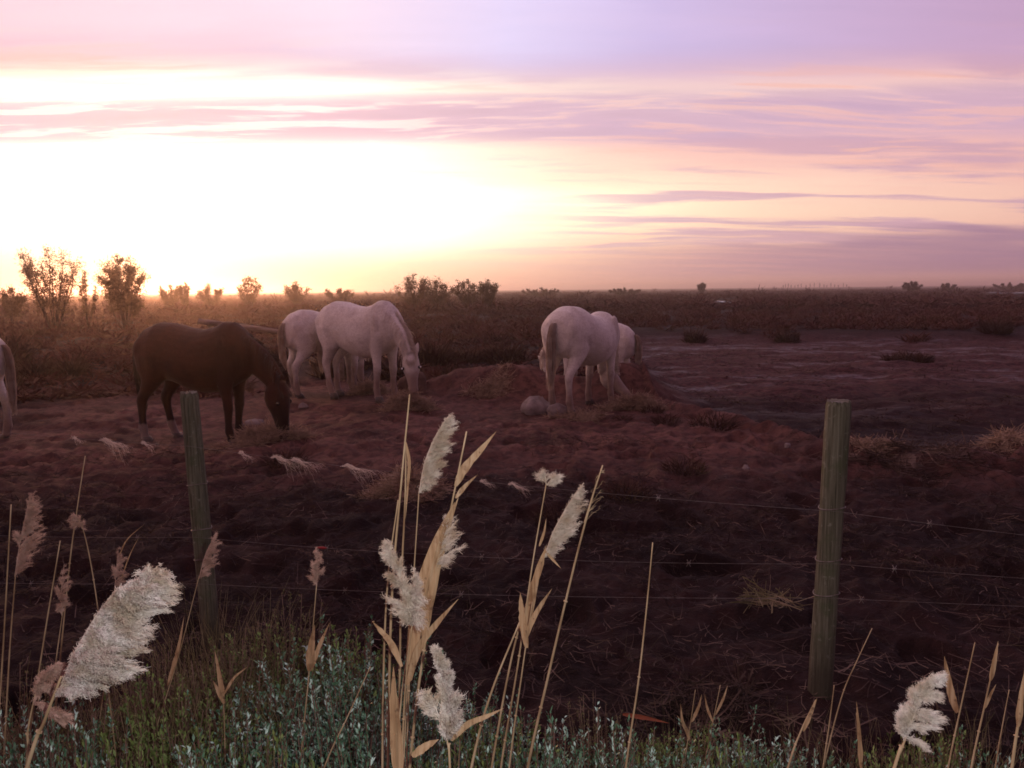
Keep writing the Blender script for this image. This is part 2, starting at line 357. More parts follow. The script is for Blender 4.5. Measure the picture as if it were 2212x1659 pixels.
M['coat_brown'] = coat('coat_brown', (0.040, 0.014, 0.008), (0.062, 0.021, 0.011), (0.018, 0.010, 0.008), 0.7, (0.20, 0.16, 0.14))

# ------------------------------------------------------------------ terrain
bank_px = [(1380, 850), (1450, 882), (1600, 915), (1780, 942), (1850, 985), (2000, 1003), (2150, 972), (2300, 935), (2700, 900)]
BK = np.array([tuple(G(u, v, 0.0))[:2] for u, v in bank_px]); BK = BK[np.argsort(BK[:, 0])]
HORSE_SPOTS = []     # (x, y, z, r) levelled standing ground
def hs(u, y, z, r): p = P(u, 800, y); HORSE_SPOTS.append((p.x, y, z, r)); return (p.x, y, z)
H_BROWN = hs(428, 9.25, -0.10, 1.15)
H_MAIN = hs(782, 12.05, 0.02, 1.0)
H_LEFTW = hs(708, 12.85, 0.0, 1.0)
H_RIGHT = hs(1262, 10.95, 0.0, 0.95)
H_BEHIND = hs(1284, 13.4, -0.22, 0.9)
H_EDGE = hs(-128, 9.35, -0.10, 1.1)
_m1 = P(1130, 800, 12.6); _m2 = P(1335, 800, 12.2); _m3 = P(1010, 800, 13.0); _m4 = P(150, 800, 17)
def mudmask(x, y):
    yb = np.interp(x, BK[:, 0], BK[:, 1], left=40.0)
    a = sst(y - yb + 0.5 * (fbm(x * 0.9, y * 0.9, 3) - 0.5), -0.1, 0.75)
    l = sst(x - (0.115 * y + 0.25) + 2.2 * (fbm(x * 0.3, y * 0.12 + 5, 3) - 0.5), -0.2, 0.9)
    far = 1 - sst(y + 9 * (fbm(x * 0.12, y * 0.08, 3) - 0.5) + 0.15 * x, 29, 34)
    return a * l * far
def ter(x, y):
    x = np.asarray(x, float); y = np.asarray(y, float)
    r = np.hypot(x, y)
    near = 1 - sst(r, 14, 40)
    z = 0.10 * (fbm(x * 0.35, y * 0.35, 3) - 0.5) + 0.5 * sst(r, 40, 160) * (fbm(x * 0.03, y * 0.03, 3) - 0.62)
    cl = fbm(x * 3.3 + 3, y * 3.3, 4); z = z + near * 0.12 * (np.abs(cl - 0.5) * 1.6 - 0.14) * (1 - sst(y, 8.0, 11.0) * 0.6)
    z = z + near * (0.05 * (fbm(x * 8 + 31, y * 8, 4) - 0.5) + 0.03 * (fbm(x * 17, y * 17, 3) - 0.5))
    hp = fbm(x * 2.6 + 90, y * 2.6, 2); z = z - near * 0.07 * sst(hp, 0.64, 0.72)
    for (p, sx, sy, h) in ((_m1, 0.75, 0.55, 0.50), (_m2, 0.85, 0.5, 0.50), (_m3, 0.8, 0.5, 0.34)):
        z = z + h * np.exp(-((x - p.x) / sx) ** 2 - ((y - p.y) / sy) ** 2) * (0.75 + 0.5 * fbm(x * 2.2, y * 2.2, 3))
    z = z + 0.35 * np.exp(-((x - _m4.x) / 6.0) ** 2 - ((y - _m4.y) / 3.0) ** 2)
    mm = mudmask(x, y)
    yb = np.interp(x, BK[:, 0], BK[:, 1], left=60.0)
    z = z + 0.09 * np.exp(-((y - yb + 0.25) / 0.4) ** 2) * (x > 1.5)
    wet = fbm(x * 0.55, y * 0.8 + 3, 4) - 0.5
    z = z * (1 - 0.6 * mm) + mm * (-0.34 + 0.22 * np.maximum(wet, -0.08) + 0.14 * (fbm(x * 1.3, y * 2.4, 5) - 0.5) + 0.05 * (fbm(x * 4, y * 4, 3) - 0.5) * sst(wet, -0.1, 0.02))
    for (hx, hy, hz, hr) in HORSE_SPOTS:
        w = np.exp(-(np.hypot(x - hx, y - hy) / hr) ** 4)
        z = z * (1 - w) + w * (hz + 0.2 * (z - hz) * (np.abs(z - hz) < 0.2))
    return z
def tz(x, y): return float(ter(np.array([x]), np.array([y]))[0])

def build_ground():
    A = np.concatenate([np.linspace(-46, 46, 640), np.linspace(46, 314, 64)[1:-1]])
    A = np.radians(A); na = len(A)
    rr = [0.35]
    while rr[-1] < 5000:
        rr.append(rr[-1] * (1.0085 if rr[-1] < 45 else 1.03))
    rr = np.array(rr); nr = len(rr)
    X = rr[:, None] * np.sin(A)[None]; Y = rr[:, None] * np.cos(A)[None]
    Z = ter(X, Y)
    V = np.stack([X, Y, Z], -1).reshape(-1, 3)
    i = np.arange(nr - 1)[:, None] * na; j = np.arange(na)[None]; j2 = (j + 1) % na
    F = np.stack([i + j, i + na + j, i + na + j2, i + j2], -1).reshape(-1, 4)
    V = np.concatenate([V, [[0, 0, tz(0, 0)]]]); c = len(V) - 1
    T = np.stack([np.full(na, c), np.arange(na), (np.arange(na) + 1) % na], -1)
    m = bpy.data.materials.new('ground_soil'); m.use_nodes = True; t = m.node_tree; t.nodes.clear(); q = NB(t)
    co = q.new('ShaderNodeTexCoord').outputs['Object']
    def at(n):
        a = q.new('ShaderNodeAttribute'); a.attribute_name = n; return a.outputs['Fac']
    mud, dirt, wet = at('mud'), at('dirt'), at('wet')
    wet = q.mul(wet, q.ss(q.noise(q.v('MULTIPLY', co, (1, 2.6, 1)), 2.2, 6, 0.65), 0.40, 0.58))
    n1 = q.noise(co, 1.3, 6, 0.62); n2 = q.noise(co, 9, 5, 0.6); n3 = q.noise(q.v('MULTIPLY', co, (1, 3, 1)), 26, 4, 0.65)
    soil = q.mix(q.ss(n1, 0.35, 0.65), (0.013, 0.0065, 0.0065), (0.030, 0.014, 0.013))
    dry = q.mix(q.ss(n1, 0.35, 0.65), (0.088, 0.040, 0.033), (0.150, 0.074, 0.060))
    c = q.mix(dirt, soil, dry)
    c = q.mix(q.mul(q.ss(n2, 0.42, 0.62), 0.6), c, q.mix(dirt, (0.013, 0.007, 0.007), (0.030, 0.015, 0.013)))
    c = q.mix(q.mul(q.ss(q.noise(co, 0.9, 5, 0.6), 0.50, 0.62), 0.55), c, q.mix(dirt, (0.009, 0.005, 0.005), (0.026, 0.013, 0.012)))
    c = q.mix(q.mul(q.ss(n3, 0.60, 0.72), q.add(0.15, q.mul(dirt, 0.3))), c, (0.16, 0.095, 0.075))
    mc = q.mix(q.ss(n2, 0.3, 0.7), (0.026, 0.0095, 0.010), (0.085, 0.035, 0.035))
    mc = q.mix(q.mul(at('pit'), 0.85), mc, (0.012, 0.006, 0.006))
    c = q.mix(mud, c, mc)
    p = q.new('ShaderNodeBsdfPrincipled'); q.put(p.inputs['Base Color'], c)
    ro = q.sub(0.95, q.mul(q.mul(wet, mud), q.ss(n2, 0.30, 0.62, 0.52, 0.22)))
    q.put(p.inputs['Roughness'], ro)
    q.put(p.inputs['Specular IOR Level'], q.add(0.12, q.mul(q.mul(wet, mud), 0.22)))
    bn = q.new('ShaderNodeBump'); bn.inputs['Distance'].default_value = 0.03
    q.put(bn.inputs['Strength'], q.sub(0.9, q.mul(q.mul(wet, mud), 0.45)))
    q.put(bn.inputs['Height'], q.add(q.add(q.mul(n2, 1.0), q.mul(n3, 0.5)), q.mul(q.noise(co, 60, 3), 0.3))); t.links.new(bn.outputs[0], p.inputs['Normal'])
    out = q.new('ShaderNodeOutputMaterial'); t.links.new(p.outputs[0], out.inputs[0])
    o = mk('ground', V, [F, T], m, smooth=True)
    x, y = V[:, 0], V[:, 1]
    mm = mudmask(x, y); wv = fbm(x * 0.55, y * 0.8 + 3, 4) - 0.5
    wv = 0.45 * wv + 0.75 * (fbm(x * 0.35 + 8, y * 2.6, 5) - 0.5); wt = 1 - sst(wv, -0.12, -0.03)
    dr = sst(y + 1.6 * (fbm(x * 0.7, y * 0.7, 4) - 0.5), 5.6, 8.2) * (1 - sst(y, 13, 16)) * (1 - sst(np.abs(x - 0.5), 6, 9))
    pt = mm * (1 - sst(y + 5 * (fbm(x * .4, y * .4, 3) - .5), 11, 17)); wt = wt * (1 - .6 * pt)     # black churned mud in the hollow
    for nm, arr in (('pit', pt), ('mud', mm), ('wet', wt), ('dirt', dr)):
        a = o.data.attributes.new(nm, 'FLOAT', 'POINT'); a.data.foreach_set('value', np.ascontiguousarray(arr, np.float32))
    tag(o, kind='structure')
build_ground()
wat = bpy.data.materials.new('pool_water'); wat.use_nodes = True
_p = wat.node_tree.nodes['Principled BSDF']; _p.inputs['Base Color'].default_value = (0.03, 0.025, 0.03, 1); _p.inputs['Roughness'].default_value = 0.06; _p.inputs['IOR'].default_value = 1.33
POOLS = [(1563, 656, 22, 90), (2142, 642, 26, 150), (2195, 641, 34, 150), (1885, 648, 9, 120)]
POOLXY = []
def pools():
    for (u, v, w, y) in POOLS:
        c = P(u, v, y); hw = w * y / FPX / 2; hl = hw * 9.0
        z = tz(c.x, c.y) + 0.12
        a = np.linspace(0, 2 * np.pi, 28, endpoint=False); k = 1 + 0.3 * np.sin(3 * a + u) + 0.15 * np.sin(7 * a)
        ring = np.stack([c.x + hw * k * np.cos(a), c.y + hl * k * np.sin(a), np.full(28, z)], -1)
        low = np.stack([c.x + 1.1 * hw * k * np.cos(a), c.y + 1.1 * hl * k * np.sin(a), np.full(28, z - 0.4)], -1)
        V = np.concatenate([[[c.x, c.y, z]], ring, low]); j = np.arange(28); j2 = (j + 1) % 28
        T = np.stack([np.zeros(28, int), 1 + j, 1 + j2], -1); Q = np.stack([1 + j, 29 + j, 29 + j2, 1 + j2], -1)
        tag(mk('water_pool', V, [T, Q], wat), kind='structure'); POOLXY.append((c.x, c.y, hw))
pools()

# ------------------------------------------------------------------ horses
def loft(secs, n=18, p=2.0):
    """secs: (centre, axisA, axisB, ra+, ra-, rb)   A = 'front/up', B = sideways"""
    a = np.linspace(0, 2 * np.pi, n, endpoint=False)
    ca, sa = np.cos(a), np.sin(a); e = 2.0 / p
    ca = np.sign(ca) * np.abs(ca) ** e; sa = np.sign(sa) * np.abs(sa) ** e
    V = []
    for (c, A, B, rp, rm, rb) in secs:
        A, B, c = np.asarray(A), np.asarray(B), np.asarray(c)
        V.append(c + np.where(sa > 0, rp, rm)[:, None] * sa[:, None] * A + rb * ca[:, None] * B)
    k = len(secs); V = np.concatenate(V + [[np.asarray(secs[0][0], float)], [np.asarray(secs[-1][0], float)]])
    i = np.arange(k - 1)[:, None] * n; j = np.arange(n)[None]; j2 = (j + 1) % n
    F = np.stack([i + j, i + j2, i + n + j2, i + n + j], -1).reshape(-1, 4)
    jj = np.arange(n); c0 = k * n; c1 = c0 + 1; e0 = (k - 1) * n
    T = np.concatenate([np.stack([np.full(n, c0), (jj + 1) % n, jj], -1), np.stack([np.full(n, c1), e0 + jj, e0 + (jj + 1) % n], -1)])
    return V, [F, T]
TORSO = [(-0.735, 1.10, 0.92, .07), (-0.70, 1.22, 0.80, .17), (-0.60, 1.315, 0.74, .245), (-0.44, 1.375, 0.73, .275), (-0.26, 1.365, 0.70, .28), (-0.06, 1.315, 0.62, .295),
         (0.12, 1.295, 0.585, .295), (0.28, 1.325, 0.60, .275), (0.40, 1.385, 0.64, .235), (0.50, 1.375, 0.69, .21), (0.60, 1.30, 0.74, .19), (0.68, 1.20, 0.80, .15), (0.73, 1.09, 0.88, .08)]
HIND = [(-.44, .11, 1.16, .20, .14), (-.46, .145, 1.0, .225, .145), (-.44, .165, .85, .20, .125), (-.44, .165, .73, .145, .098), (-.51, .155, .62, .098, .072), (-.585, .145, .53, .078, .056),
        (-.605, .14, .47, .064, .048), (-.60, .14, .38, .047, .041), (-.588, .14, .27, .043, .037), (-.578, .14, .17, .055, .047), (-.556, .14, .11, .044, .041), (-.54, .14, .05, .054, .05)]
FORE = [(.40, .11, 1.12, .15, .10), (.45, .145, .92, .145, .092), (.43, .15, .78, .108, .078), (.43, .145, .63, .076, .06), (.44, .14, .51, .057, .050), (.445, .14, .43, .058, .054),
        (.44, .14, .35, .046, .043), (.435, .14, .24, .041, .037), (.437, .14, .16, .050, .046), (.452, .14, .10, .041, .040), (.465, .14, .05, .052, .05)]
HEAD = [(-.07, .04, .05, .045), (0, .085, .10, .078), (.12, .10, .15, .097), (.25, .10, .165, .103), (.38, .098, .145, .098), (.50, .088, .108, .078), (.65, .075, .084, .061),
        (.80, .066, .068, .055), (.90, .064, .066, .059), (.97, .052, .055, .05), (1.02, .025, .025, .025)]
def make_horse(name, label, place, yaw, s=1.0, white=True, poll=(0.98, 0, 0.66), muzz=(1.08, 0, 0.10), face=(0.9, 0, 0.25), legs=(0, 0, 0, 0), fat=1.0,
               tail_dx=0.0, tail_dy=0.0, shine=(), world=None, group=None, headlen=None, seed=1, tail_len=0.80, headw=1.0, mane=None, front=0.0):
    """world: head given as world points (poll, muzzle, face vector) instead of local ones"""
    rng = np.random.default_rng(seed)
    c, sn = math.cos(yaw), math.sin(yaw)
    def loc(w): d = (np.asarray(w, float) - np.asarray(place)) / s; return np.array([d[0] * c + d[1] * sn, -d[0] * sn + d[1] * c, d[2]])
    if world:
        poll, muzz = loc(world[0]), loc(world[1]); f = np.asarray(world[2], float); face = (f[0] * c + f[1] * sn, -f[0] * sn + f[1] * c, f[2])
    poll, muzz, face = np.asarray(poll, float), np.asarray(muzz, float), np.asarray(face, float)
    if headlen: muzz = poll + unit(muzz - poll) * headlen
    acc = Acc(); X = np.array([1., 0, 0]); Yv = np.array([0, 1., 0]); Zv = np.array([0, 0, 1.])
    secs = []
    for (x, zt, zb, hw) in TORSO:
        zt -= front * min(1.0, max(0.0, (x + .25) / .6))
        zc = zb + (zt - zb) * 0.46; secs.append(((x, 0, zc), Zv, Yv, zt - zc, (zc - zb) * (1 + (fat - 1) * .6), hw * fat))
    acc.add(*loft(secs, 28, 2.15))
    hoof_at = []
    for k, (prof, sd_) in enumerate(((FORE, 1), (FORE, -1), (HIND, 1), (HIND, -1))):
        ss_ = []
        for (x, y, z, rx, ry) in prof:
            f = max(0.0, 1 - z / 0.95); bend = 0.0
            ss_.append(((x + legs[k] * f, sd_ * y * (1 + (fat - 1) * .5), z), X, Yv, rx, rx, ry))
        acc.add(*loft(ss_, 14)); hoof_at.append(ss_[-1][0])
    for sg in (1, -1):                                   # shoulder blade, hip point, breast
        for (bx_, by_, bz_, ra, rb, rc) in ((.43, .185, 1.02, .10, .055, .21), (.60, .09, .93, .11, .09, .13), (-.55, .16, 1.06, .15, .10, .17)):
            acc.add(*loft([((bx_, sg * by_ * fat, bz_ + rc * t_), X, Yv, ra * w_, ra * w_, rb * w_) for t_, w_ in ((-1, .1), (-.8, .6), (-.4, .92), (0, 1), (.4, .92), (.8, .6), (1, .1))], 14))
    # neck
    base = [(0.26, 0, 1.08 - front), (0.46, 0, 1.07 - front)]
    mid = np.array([0.46, 0, 1.07]) * .5 + poll * .5 + np.array([0.05, 0, 0.05])
    path = spline(base + [tuple(mid), tuple(poll)], 15)
    hd = unit(muzz - poll); fc = unit(face - hd * np.dot(face, hd)); hside = np.cross(hd, fc)
    T = np.gradient(path, axis=0); ns = []; crest = []
    for i, (q, tt) in enumerate(zip(path, T)):
        f = i / 14; tt = unit(tt)
        D = unit((1 - f) * np.array([0.25, 0, 1.0]) + f * (fc * 1.0 - hd * 0.35)); D = unit(D - tt * np.dot(D, tt))
        S = np.cross(tt, D)
        hh = np.interp(f, [0, .3, .6, .85, 1], [.25, .26, .18, .14, .115]); hw = np.interp(f, [0, .3, .6, .85, 1], [.17, .145, .105, .088, .078])
        ns.append((q, D, S, hh, hh, hw)); crest.append((q + D * hh * .97, D, S))
    acc.add(*loft(ns, 18))
    L = np.linalg.norm(muzz - poll); hs_ = L / 0.56
    acc.add(*loft([(poll + hd * t * L, fc, hside, a * hs_, b_ * hs_, w * hs_ * headw) for (t, a, b_, w) in HEAD], 18))
    for sg in (1, -1):                                   # ears, nostril bulge
        e0 = poll - hd * 0.01 + hside * sg * .058 * headw + fc * .03; ed = unit(-hd + hside * sg * .35 + fc * .35)
        fs = unit(fc - ed * np.dot(fc, ed)); es = np.cross(ed, fs)
        acc.add(*loft([(e0 + ed * d_, fs, es, r_ * .7, r_ * .7, r_) for d_, r_ in ((-.04, .032), (0, .036), (.05, .042), (.10, .032), (.16, .008))], 10))
    tmp = acc.build('tmp_horse', None)
    md = tmp.modifiers.new('r', 'REMESH'); md.mode = 'VOXEL'; md.voxel_size = 0.0125
    sm = tmp.modifiers.new('s', 'SMOOTH'); sm.factor = 0.5; sm.iterations = 7
    dg = bpy.context.evaluated_depsgraph_get(); dg.update()
    me = bpy.data.meshes.new_from_object(tmp.evaluated_get(dg)); me.name = 'body'
    bpy.data.objects.remove(tmp)
    me.polygons.foreach_set('use_smooth', np.ones(len(me.polygons), bool))
    me.materials.clear(); me.materials.append(M['coat_white'] if white else M['coat_brown'])
    root = thing(name, label, 'horse', place, group, yaw, s)
    body = bpy.data.objects.new('body', me); link(body, root)
    for hc in hoof_at:
        x, y, z = hc
        V, F = loft([((x + .012, y, .075), X, Yv, .052, .046, .048), ((x + .02, y, .035), X, Yv, .066, .05, .056), ((x + .025, y, -.012), X, Yv, .075, .052, .062)], 14)
        mk('hoof', V, F, M['hoof'], root, True)
    for i, sg in enumerate((1, -1)):
        e = poll + hd * .34 * L + hside * sg * .094 * hs_ * headw + fc * .052 * hs_
        V, F = loft([(e + hd * d_, fc, hside, r_, r_, r_ * .8) for d_, r_ in ((-.024, .004), (-.016, .017), (0, .024), (.016, .017), (.024, .004))], 12)
        eo = mk('eye', V, F, M['eye'], root, True)
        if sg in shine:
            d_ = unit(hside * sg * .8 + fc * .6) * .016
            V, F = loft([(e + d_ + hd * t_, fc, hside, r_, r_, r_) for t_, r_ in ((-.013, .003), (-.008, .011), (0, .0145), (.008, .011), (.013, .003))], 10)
            mk('eyeshine_spot', V, F, M['shine'], eo, True)  # pale disc added on the eye as a painted eyeshine
    # mane
    N = 420; pts = np.zeros((N, 6, 3)); sidesel = mane or (1 if seed % 2 else -1)
    for i in range(N):
        t = rng.uniform(2.5, 13.6); k = int(t); q, D, S = crest[k]; q2 = crest[min(14, k + 1)][0]
        o = q + (q2 - q) * (t - k) + S * rng.normal() * .012 - D * .02
        sg = sidesel if rng.random() < .8 else -sidesel
        out = D * .05 + S * sg * rng.uniform(.03, .07); ln = rng.uniform(.12, .24) * (1.0 if t > 4 else .6)
        for j in range(6):
            f = j / 5; pts[i, j] = o + out * min(1, f * 2.2) * (1 if f < .5 else 1 + .3 * (f - .5)) + np.array([0, 0, -1]) * ln * f * f + rng.normal(size=3) * .004 * f + S * sg * .05 * f
    mk('mane', *strands(pts, .009, .3), M['mane_white'] if white else M['mane_dark'], root)
    N = 110; pts = np.zeros((N, 5, 3))
    for i in range(N):
        o = poll + hside * rng.normal() * .025 + fc * .06; dr = fc * .05 + hside * rng.normal() * .05
        for j in range(5):
            f = j / 4; pts[i, j] = o + dr * f + hd * f * rng.uniform(.13, .2) + rng.normal(size=3) * .004
    mk('forelock', *strands(pts, .008, .3), M['mane_white'] if white else M['mane_dark'], root)
    # tail
    N = 260; pts = np.zeros((N, 10, 3)); dock = np.array([-.735, 0, 1.17])
    for i in range(N):
        a = rng.uniform(0, 2 * np.pi); rr = math.sqrt(rng.random()); ln = tail_len * rng.uniform(.72, 1.06); dr = rng.normal(size=2) * .012
        for j in range(10):
            f = j / 9; w = np.interp(f, [0, .12, .4, .75, 1], [.03, .045, .065, .06, .022])
            back = -.055 * min(1, f * 4.5) + tail_dx * f * f
            pts[i, j] = dock + np.array([back + w * .75 * rr * math.cos(a) + dr[0] * f, w * rr * math.sin(a) + dr[1] * f + tail_dy * f * f, -ln * f + .03 * math.sin(min(1, f * 5) * math.pi)])
    mk('tail', *strands(pts, .014, .25), M['tail_yellow'] if white else M['mane_dark'], root)
    return root
GR = 'horses grazing behind the fence'
make_horse('horse', 'dark brown horse grazing with its head down in hay', H_BROWN, R(-14), 1.03, False, (1.00, -.02, .70), (1.06, -.03, .10), (1, -.15, .2), legs=(-.06, .02, .10, -.10), seed=2, headlen=.63, fat=1.04, tail_dx=.05)
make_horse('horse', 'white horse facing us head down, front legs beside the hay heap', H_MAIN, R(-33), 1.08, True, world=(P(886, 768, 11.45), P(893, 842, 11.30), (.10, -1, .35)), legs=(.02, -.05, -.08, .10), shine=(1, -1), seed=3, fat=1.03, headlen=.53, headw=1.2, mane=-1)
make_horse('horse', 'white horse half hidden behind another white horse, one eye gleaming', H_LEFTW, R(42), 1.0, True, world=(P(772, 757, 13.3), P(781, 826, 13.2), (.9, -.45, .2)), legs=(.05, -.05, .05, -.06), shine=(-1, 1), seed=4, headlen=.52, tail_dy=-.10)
make_horse('horse', 'round-bellied white horse seen from behind, tail hanging, beside the grey boulder', H_RIGHT, R(54), 1.04, True, world=(P(1306, 803, 11.75), P(1360, 858, 11.35), (.55, -.35, .75)), legs=(-.10, .02, .03, -.04), fat=1.12, front=.10, seed=5, headlen=.56, tail_dy=.02)
make_horse('horse', 'white horse behind the earth mound, only rump and lowered head showing', H_BEHIND, R(158), 0.95, True, world=(P(1178, 776, 13.7), P(1196, 838, 13.4), (-1, -.2, .2)), legs=(.05, -.05, .05, -.05), seed=6, headlen=.54, tail_len=.62)
make_horse('horse', 'white horse walking off past the field edge, only hind leg and buttock showing', H_EDGE, R(184), 1.0, True, (1.0, 0, .75), (1.1, 0, .2), (1, 0, .2), legs=(.05, -.08, .06, -.06), seed=8)

# ------------------------------------------------------------------ fence: posts, wires, hair caught on the wire
FA = P(416, 900, 3.57); FB = P(1800, 1000, 3.06)
fdir = unit((FB.x - FA.x, FB.y - FA.y, 0))
def fence_post(x, y, lean, h, r, label, seed):
    rng = np.random.default_rng(seed); z0 = tz(x, y)
    root = thing('fence_post', label, 'fence post', (x, y, z0), 'fence posts')
    k = 40; n = 44; a = np.linspace(0, 2 * np.pi, n, endpoint=False); V = []
    groove = np.interp(a, np.linspace(0, 2 * np.pi, 10), np.append(rng.normal(size=9), 0) * .006) + rng.normal(size=n) * .003
    cracks = [(int(rng.integers(n)), rng.uniform(.1, .7), rng.uniform(.2, .5), rng.uniform(.05, .11)) for _ in range(5)]; knots = [(rng.uniform(0, 6.28), rng.uniform(.3, 1.1)) for _ in range(3)]
    zs = np.concatenate([np.linspace(-.25, h - .02, k - 1), [h]])
    for i, z in enumerate(zs):
        rr = r * (1 + .03 * math.sin(z * 5 + seed)) * (1 + groove + .006 * rng.normal(size=n)); rr = rr * (.90 if i == k - 1 else 1)
        for (ci, z_a, z_l, dp) in cracks:
            if z_a < z / h + .02 < z_a + z_l * 1.2: rr[ci] -= r * dp * (.6 + .4 * rng.random())
        for (ka, kz) in knots: rr = rr + r * .06 * np.exp(-((z - kz) / .03) ** 2) * np.exp(-(np.angle(np.exp(1j * (a - ka))) / .35) ** 2)
        V.append(np.stack([rr * np.cos(a) + lean[0] * z, rr * np.sin(a) + lean[1] * z, np.full(n, z) + (rng.normal(size=n) * .004 if i == k - 1 else 0)], -1))
    V = np.concatenate(V); i = np.arange(k - 1)[:, None] * n; j = np.arange(n)[None]; j2 = (j + 1) % n
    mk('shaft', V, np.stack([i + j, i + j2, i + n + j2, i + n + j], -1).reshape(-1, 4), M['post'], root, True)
    top = V[-n:] + np.array([0, 0, .0015]); Vt = np.concatenate([top, [top.mean(0) + np.array([0, 0, .002])]])
    jj = np.arange(n); mk('sawn_top', Vt, np.stack([np.full(n, n), jj, (jj + 1) % n], -1), M['post_end'], root)
    for zz in (.78, .57, .43):
        th = np.linspace(0, 2 * np.pi, 25); ring = np.stack([(r + .0035) * np.cos(th) + lean[0] * zz, (r + .0035) * np.sin(th) + lean[1] * zz, zz + .006 * np.sin(th * 1.5)], -1)
        V2, F2 = tube(ring, .0022, 5); mk('wire_tie', V2, F2, M['wire'], root)
    return root
fence_post(FB.x - .02, FB.y, (.030, .006), 1.20, .046, 'weathered greenish round fence post standing alone by the hay-lined hollow', 2)
fence_post(FA.x + .03, FA.y, (-.035, .004), 1.20, .041, 'slimmer grey fence post in front of the brown horse', 5)
for kx, lab in ((-1, 'outer fence post past the brown horse'), (2, 'outer fence post past the hollow')):
    px = FA.x + (FB.x - FA.x) * kx; py = FA.y + (FB.y - FA.y) * kx
    fence_post(px, py, (.01, .0), 1.2, .044, lab, 9 + kx)
def fpt(t, h, dy=-.05):
    """a place along the fence: t = 0 at the slimmer post, 1 at the other"""
    x = FA.x + (FB.x - FA.x) * t; y = FA.y + (FB.y - FA.y) * t
    return np.array([x, y + dy, h])
zA, zB = tz(FA.x, FA.y), tz(FB.x, FB.y)
def wire_h(t, i):
    hA = zA + (.94, .52, .30)[i]; hB = zB + (.78, .57, .43)[i]
    t0 = math.floor(t); f = t - t0
    return hA + (hB - hA) * t - (.025, .035, .02)[i] * 4 * f * (1 - f)
for i, lab in enumerate(('top fence wire strung with tufts of pale hair', 'thin middle fence wire with barbs and a red tag', 'lowest rusty fence wire near the bushes')):
    ts = np.linspace(-1, 2, 91); pts = np.array([fpt(t, wire_h(t, i)) for t in ts])
    root = thing('fence_wire', lab, 'wire', tuple(pts[0]), 'fence wires')
    V, F = tube(pts, .0007, 5); mk('strand', V - pts[0], F, M['wire'], root)
    for k in range(11):
        t = -.95 + 2.9 * k / 10 + .05 * math.sin(k * 3 + i); q = fpt(t, wire_h(t, i)); acc = Acc()
        for d in ((.010, .004, .012), (.006, -.006, -.013)):
            acc.add(*tube([q - np.array(d), q + np.array(d)], .0012, 4))
        acc.add(*tube([q - fdir * .008, q + fdir * .008], .0027, 5))
        o = acc.build('barb', M['wire'], root); o.data.transform(Matrix.Translation(-Vector(pts[0])))
def t_at(u):           # along-fence parameter seen at pixel column u
    d = ray(u, 1000); best = min((abs((fpt(t, 1)[0] / fpt(t, 1)[1]) - d.x / d.y), t) for t in np.linspace(-1, 2, 1500)); return best[1]
def hair_tuft(u0, lens, n, label, seed):
    rng = np.random.default_rng(seed); t = t_at(u0); q = fpt(t, wire_h(t, 0))
    n = int(n * 2.4); pts = np.zeros((n, 9, 3))
    for i in range(n):
        ln = 1.15 * lens * rng.uniform(.5, 1.1); dr = rng.uniform(.55, 1.05); st = q + fdir * rng.normal() * .006
        for j in range(9):
            f = j / 8
            pts[i, j] = st + fdir * ln * f * dr + np.array([rng.normal() * .001, -.01 - .02 * f * rng.random(), .018 * math.sin(min(1, f * 3) * math.pi) * rng.uniform(.3, 1) - ln * f * f * rng.uniform(.25, 1.05) * (1.25 - dr)])
    V, F = strands(pts, .0013, .35)
    acc = Acc(); acc.add(V, F)
    th = np.linspace(0, 4 * np.pi, 22); acc.add(*tube(np.array([q + fdir * (.012 * (x_ / 12.6 - .5)) + np.array([0, .004 * math.cos(x_), .004 * math.sin(x_)]) for x_ in th]), .0012, 4))
    tag(acc.build('hair_tuft', M['hair_tuft'], loc=tuple(q)), label, 'hair tuft', 'tufts of horse hair on the wire')
for (u, ln, n, lab, sdd) in ((166, .06, 6, 'small wisp of pale horse hair caught on the wire', 1), (226, .15, 26, 'thick fan of pale horse hair drooping from the wire before the brown horse', 2),
        (310, .09, 7, 'thin curl of pale horse hair on the wire in front of the brown horse', 3), (520, .08, 8, 'short looped wisp of horse hair on the wire below the hay pile', 4),
        (588, .15, 14, 'forked pale tuft of horse hair on the wire', 5), (632, .14, 12, 'long slanting tuft of horse hair on the wire next to the forked tuft', 6), (742, .18, 14, 'broad trailing tuft of horse hair on the wire before the reeds', 7),
        (1100, .10, 10, 'small pale tuft of horse hair on the wire between the two reed clumps', 8), (1040, .07, 6, 'faint wisp of horse hair on the wire behind the reeds', 9)):
    hair_tuft(u, ln, n, lab, sdd)
def red_tag():
    t = t_at(688); q = fpt(t, wire_h(t, 1))
    V, F = tube([q - fdir * .024, q - fdir * .01, q + fdir * .01, q + fdir * .024], [.003, .006, .006, .003], 8)
    tag(mk('wire_tag', V, F, M['red'], loc=tuple(q)), 'small red plastic tag clipped on the middle fence wire', 'tag')
red_tag()

